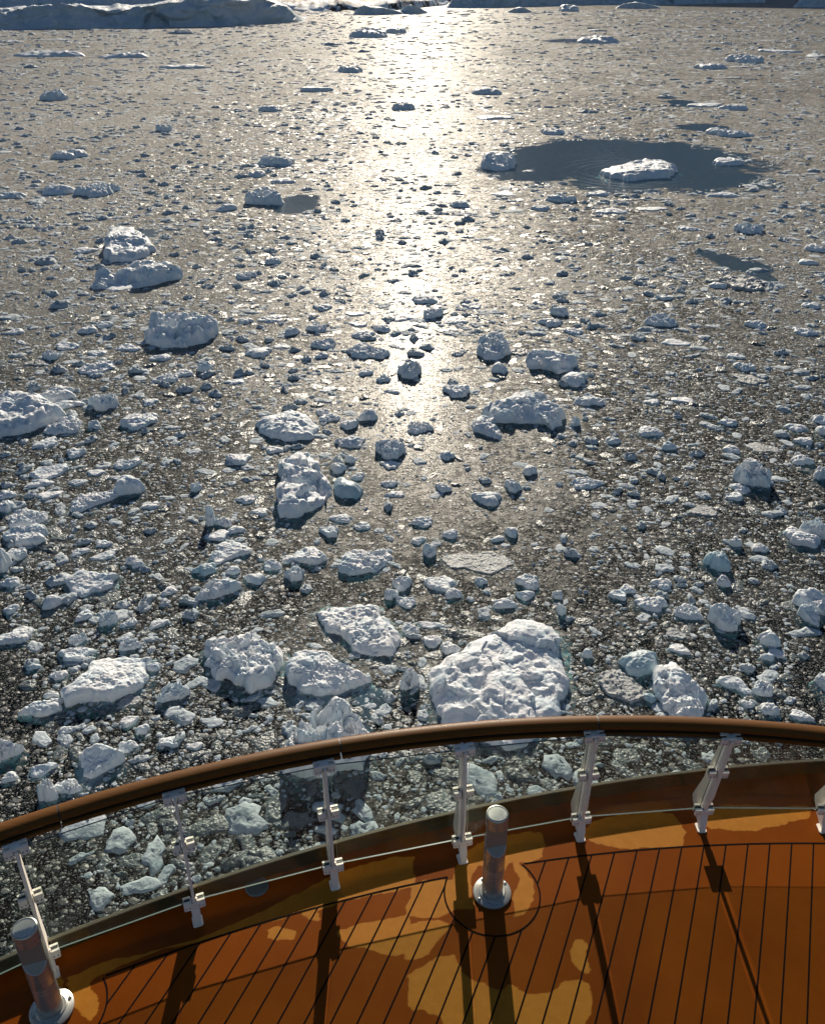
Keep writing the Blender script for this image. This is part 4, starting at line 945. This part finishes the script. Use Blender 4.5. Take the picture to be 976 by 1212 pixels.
UPZ = np.array([0, 0, 1.0])
def glass_r(i, z): 
    t = (z - 0.2) / 0.85; return 0.05 * (1 - t) + off[i] * t
def railtop_off(i):   # keep post heads under the handrail
    return off[i]
CLZ = (0.18, 0.65, 1.035)
for i, P in enumerate(feet):
    t = tang(i); n = np.array([-t[1], t[0]])
    T3v, N3v = np.array([t[0], t[1], 0]), np.array([n[0], n[1], 0]); B3 = np.array([P[0], P[1], DK])
    o_ = off[i]
    inner = [(0.000, 0.002), (0.012, 0.07), (0.030, 0.15), (0.028, 0.20), (0.05 * 0.7 + o_ * 0.3 - 0.050, 0.42), (0.05 * 0.45 + o_ * 0.55 - 0.045, 0.66), (o_ - 0.036, 1.05)]
    outer = [(0.055, 0.002), (0.13, 0.03), (0.235, 0.085), (0.255, 0.125)] + [(inner[q][0] + w_, inner[q][1]) for q, w_ in ((4, 0.185), (5, 0.155), (6, 0.10))]
    b = MB(); th = 0.010
    pts = inner + outer[::-1]; m = len(pts)
    v = [B3 + N3v * r + UPZ * z - T3v * th for r, z in pts] + [B3 + N3v * r + UPZ * z + T3v * th for r, z in pts]
    k = len(inner); f = []
    for q in range(k - 1):
        a_, b2, c2, d2 = q, q + 1, m - 2 - q, m - 1 - q
        f += [(a_, b2, c2, d2), (a_ + m, d2 + m, c2 + m, b2 + m)]
    f += [(q, q + m, (q + 1) % m + m, (q + 1) % m) for q in range(m)]
    b.add(v, f)
    # flange along the inner edge of the foot
    for (r0, z0), (r1, z1), w in ((inner[0], inner[1], 0.055), (inner[1], inner[2], 0.066), (inner[2], inner[3], 0.070)):
        p0, p1 = B3 + N3v * (r0 - 0.008) + UPZ * z0, B3 + N3v * (r1 - 0.008) + UPZ * z1
        d = p1 - p0; L = np.linalg.norm(d); d /= L; nn_ = np.cross(T3v, d)
        b.box((p0 + p1) / 2, T3v, nn_, d, w * 0.85, 0.012, L * 1.02, 0.003)
    for q in range(3, 6):
        (r0, z0), (r1, z1) = inner[q], inner[q + 1]
        p0, p1 = B3 + N3v * (r0 - 0.004) + UPZ * z0, B3 + N3v * (r1 - 0.004) + UPZ * z1
        d = p1 - p0; L = np.linalg.norm(d); d /= L; nn_ = np.cross(T3v, d)
        b.box((p0 + p1) / 2, T3v, nn_, d, 0.020, 0.010, L * 1.01, 0.003)
    b.box(B3 + N3v * o_ + UPZ * 1.06, T3v, N3v, UPZ, 0.060, 0.055, 0.02, 0.006)
    b.box(B3 + N3v * 0.03 + UPZ * 0.005, T3v, N3v, UPZ, 0.07, 0.09, 0.008, 0.01)
    post = b.build('post', M_WHITE, railing, origin=B3)
    for z in CLZ:
        r = glass_r(i, z); d = UPZ * 0.85 + N3v * (off[i] - 0.05); d /= np.linalg.norm(d); nn_ = np.cross(d, T3v); 
        if nn_ @ N3v < 0: nn_ = -nn_
        for s in (-1, 1):
            c = B3 + N3v * r + UPZ * z + T3v * s * 0.045
            cm = MB(); cm.box(c - nn_ * 0.020, T3v, nn_, d, 0.052, 0.022, 0.062, 0.004); cm.box(c + nn_ * 0.020, T3v, nn_, d, 0.052, 0.018, 0.075, 0.004)
            cm.box(c - T3v * s * 0.027, T3v, nn_, d, 0.010, 0.020, 0.070)
            co = cm.build('clamp', M_WHITE, None, origin=c); co.parent = post; co.location = c - B3
            g2 = MB()
            if z < 1.0: g2.box(c, T3v, nn_, d, 0.038, 0.0185, 0.067)
            for sx in (-0.012, 0.012): g2.box(c - nn_ * 0.032 + T3v * sx - d * 0.012, T3v, nn_, d, 0.007, 0.003, 0.007)
            # dark boxes in the glass slots and screw heads belong to the clamp's mesh
            me = co.data; me.materials.append(M_DARK); 
            v0 = len(me.vertices); vs = [tuple(p.co) for p in me.vertices]; fs = [tuple(p.vertices) for p in me.polygons]; nf0 = len(fs)
            vs += [tuple(np.array(p) - c) for p in g2.v]; fs += [tuple(q + v0 for q in ff) for ff in g2.f]
            me.clear_geometry(); me.from_pydata(vs, [], fs); me.polygons.foreach_set('material_index', [0] * nf0 + [1] * (len(fs) - nf0)); me.update()
for i in range(len(feet) - 1):
    A, B = feet[i], feet[i + 1]; ch = B - A; L = np.hypot(*ch); t = ch / L
    nA = np.array([-tang(i)[1], tang(i)[0]]); nB = np.array([-tang(i + 1)[1], tang(i + 1)[0]])
    c = []
    zt = 1.045
    for (P, n, q, sgn) in ((A, nA, i, 1), (B, nB, i + 1, -1)):
        for z in (0.20, zt):
            xy = P + n * glass_r(q, z) + t * sgn * 0.036; c.append(np.array([xy[0], xy[1], DK + z]))
    a_b, a_t, b_b, b_t = c
    nrm = np.cross(b_b - a_b, a_t - a_b); nrm /= np.linalg.norm(nrm)
    if nrm[1] < 0: nrm = -nrm
    h = nrm * 0.006
    v = [a_b - h, b_b - h, b_t - h, a_t - h, a_b + h, b_b + h, b_t + h, a_t + h]
    f = [(0, 1, 2, 3), (7, 6, 5, 4), (0, 4, 5, 1), (1, 5, 6, 2), (2, 6, 7, 3), (3, 7, 4, 0)]
    link('glass_pane', v, f, [M_GLASS, M_GEDGE], railing, smooth=False, midx=[0, 0, 1, 1, 1, 1], origin=(a_b + b_b) / 2)

# ------------------------------------------------------------------ stainless bollards, drain
m_s, nt, nd, lk = mat('brushed_steel')
b_ = N(nt, 'ShaderNodeBsdfPrincipled', _Metallic=0.65, _Roughness=0.38); o_ = N(nt, 'ShaderNodeOutputMaterial'); lk.new(b_.outputs[0], o_.inputs[0])
b_.inputs['Base Color'].default_value = (0.50, 0.50, 0.46, 1)
tc = N(nt, 'ShaderNodeTexCoord'); mp = N(nt, 'ShaderNodeMapping'); mp.inputs['Scale'].default_value = (3, 3, 180); lk.new(tc.outputs['Object'], mp.inputs[0])
n_ = N(nt, 'ShaderNodeTexNoise', _Scale=2.0, _Detail=5.0); lk.new(mp.outputs[0], n_.inputs['Vector'])
lk.new(ramp(nt, n_.outputs[0], 0.3, 0.7, 0.22, 0.45), b_.inputs['Roughness'])
bp = N(nt, 'ShaderNodeBump', _Strength=0.15, _Distance=0.002); lk.new(n_.outputs[0], bp.inputs['Height']); lk.new(bp.outputs[0], b_.inputs['Normal'])
M_STEEL = m_s
M_DULL = principled('cast_metal_face', (0.34, 0.31, 0.26), 0.42, metal=0.25, bump=(80, 0.2, 0.002))

def bollard(loc, ftop, label):
    """ftop: horizontal direction the oblique cut faces"""
    root = empty('deck_bollard', loc); tag(root, label, 'bollard', 'stainless steel bollards on the deck')
    c = np.array(loc); f = np.array(ftop) / np.hypot(*ftop); R = 0.073
    b = MB(); b.lathe([(0.045, 0.001), (0.132, 0.001), (0.135, 0.006), (0.133, 0.016), (0.120, 0.022), (0.100, 0.024), (0.0885, 0.030), (0.088, 0.034), (0.080, 0.034)], c, 48)
    for k in range(4):
        a = k * pi / 2 + 0.6; b.lathe([(0.010, 0.02), (0.011, 0.027), (0.007, 0.031), (0.002, 0.032)], c + np.array([cos(a) * 0.114, sin(a) * 0.114, 0]), 10)
    o = b.build('base_flange', M_STEEL, root, smooth=True, origin=c); autosmooth(o)
    # shaft with an oblique top, low on the side it faces
    hi, lo = 0.62, 0.46
    def zz(x, y): return (hi + lo) / 2 - (x * f[0] + y * f[1]) / R * (hi - lo) / 2
    b = MB(); S = 48; v = []
    levels = [0.034, 0.05, 0.298, 0.302, 0.306, 0.31]
    rad = [R, R, R, R - 0.0015, R - 0.0015, R]
    for z, r in zip(levels, rad): v += [c + np.array([r * cos(a), r * sin(a), z]) for a in np.arange(S) / S * 2 * pi]
    v += [c + np.array([R * cos(a), R * sin(a), zz(R * cos(a), R * sin(a)) - 0.003]) for a in np.arange(S) / S * 2 * pi]
    v += [c + np.array([(R - .003) * cos(a), (R - .003) * sin(a), zz(R * cos(a), R * sin(a))]) for a in np.arange(S) / S * 2 * pi]
    nl = len(levels) + 2
    fc = [(l * S + k, l * S + (k + 1) % S, (l + 1) * S + (k + 1) % S, (l + 1) * S + k) for l in range(nl - 1) for k in range(S)] + [tuple((nl - 1) * S + k for k in range(S)), tuple(range(S))[::-1]]
    mi = [0] * ((nl - 1) * S) + [1, 0]
    o = link('shaft', v, fc, [M_STEEL, M_DULL], root, smooth=True, midx=mi, origin=c); autosmooth(o, 30)
    # half-round neck at the back that carries the head
    back = -f; sd = np.array([f[1], -f[0]]); pr = []
    for a in np.linspace(-pi / 2, pi / 2, 20): pr.append(back * (R * 0.96) * cos(a) * 1.0 + sd * R * 0.96 * sin(a))
    pr += [sd * R * 0.96 + f * 0.025, -sd * R * 0.96 + f * 0.025]
    m = len(pr); v = []
    for p in pr: v.append(c + np.array([p[0], p[1], min(0.55, zz(p[0], p[1]) - 0.01)]))
    for p in pr: v.append(c + np.array([p[0], p[1], 0.705]))
    o = link('neck', v, [tuple(range(m))[::-1], tuple(range(m, 2 * m))] + [(k, (k + 1) % m, (k + 1) % m + m, k + m) for k in range(m)], M_DULL, root, smooth=True, origin=c); autosmooth(o, 40)
    b = MB(); b.lathe([(0.055, 0.700), (R, 0.700), (R + 0.002, 0.704), (R + 0.002, 0.795), (R - 0.002, 0.803), (R - 0.010, 0.806), (R - 0.012, 0.8035), (0.01, 0.8035)], c, 48)
    o = b.build('head', M_STEEL, root, smooth=True, origin=c); autosmooth(o, 25)
    return root
bollard((bol1[0], bol1[1], DK), (0.25, -1.0), 'stainless steel bollard with an oblique cut head, standing whole near the middle of the railing')
bollard((bol2[0], bol2[1], DK), (0.30, -1.0), 'stainless steel bollard in the lower left corner, its base cut off by the frame')

M_DRAIN = principled('blue_grey_drain', (0.10, 0.13, 0.15), 0.5, metal=0.3)
dr = un(304, 1050, DK); R = 0.082
b = MB(); b.lathe([(0.060, 0.003), (R, 0.003), (R + 0.002, 0.007), (R - 0.004, 0.011), (R - 0.010, 0.011), (R - 0.012, 0.0085), (0.002, 0.0085)], np.array([dr[0], dr[1], DK]), 40)
drain = b.build('deck_drain', M_DRAIN, origin=np.array([dr[0], dr[1], DK])); tag(drain, 'round perforated drain cover on the deck behind the glass', 'drain cover')
b = MB()
for rr0, nn0 in ((0.0, 1), (0.018, 6), (0.034, 12), (0.050, 18), (0.064, 24)):
    for k in range(nn0):
        a = 2 * pi * k / nn0 + rr0 * 9
        b.lathe([(0.0045, 0.0092), (0.0045, 0.0098)], np.array([dr[0] + rr0 * cos(a), dr[1] + rr0 * sin(a), DK]), 6)
b.build('drain_holes', M_DARK, drain, origin=np.array([dr[0], dr[1], DK]))

# ------------------------------------------------------------------ light, sky, camera
sc = bpy.context.scene
w = bpy.data.worlds.new('World'); sc.world = w; w.use_nodes = True; nt = w.node_tree; nt.nodes.clear()
sky = N(nt, 'ShaderNodeTexSky'); sky.sky_type = 'NISHITA'; sky.sun_disc = False; sky.sun_elevation = SUN_EL; sky.sun_rotation = radians(0.0)
sky.altitude = 0; sky.air_density = 1.0; sky.dust_density = 1.0; sky.ozone_density = 3.2
bg = N(nt, 'ShaderNodeBackground', _Strength=0.050); ow = N(nt, 'ShaderNodeOutputWorld')
nt.links.new(sky.outputs[0], bg.inputs[0]); nt.links.new(bg.outputs[0], ow.inputs[0])
L = bpy.data.lights.new('sun', 'SUN'); L.energy = 5.0; L.angle = radians(0.53); L.color = (1.0, 0.88, 0.71)
so = bpy.data.objects.new('sun', L); C.objects.link(so)
so.rotation_euler = (-(pi / 2 - SUN_EL), 0, 0); so.location = (0, 0, 60)     # light travels towards -Y and down

cam = bpy.data.cameras.new('camera'); co = bpy.data.objects.new('camera', cam); C.objects.link(co)
co.location = (0, 0, HC); co.rotation_euler = (pi / 2 - PIT, 0, 0)
cam.sensor_fit = 'VERTICAL'; cam.sensor_height = 24; cam.lens = 24 * F / 1212; cam.clip_start = 0.1; cam.clip_end = 20000
sc.camera = co
vs = sc.view_settings; vs.view_transform = 'Standard'; vs.look = 'None'; vs.gamma = 1; vs.exposure = 0.36
try: vs.use_curve_mapping = False
except Exception: pass
cy = sc.cycles
cy.max_bounces = 5; cy.diffuse_bounces = 2; cy.glossy_bounces = 2; cy.transmission_bounces = 4; cy.transparent_max_bounces = 12
cy.use_adaptive_sampling = True; cy.adaptive_threshold = 0.03; cy.adaptive_min_samples = 20
cy.use_denoising = True
try: cy.denoiser = 'OPENIMAGEDENOISE'
except Exception: pass
cy.sample_clamp_indirect = 4.0
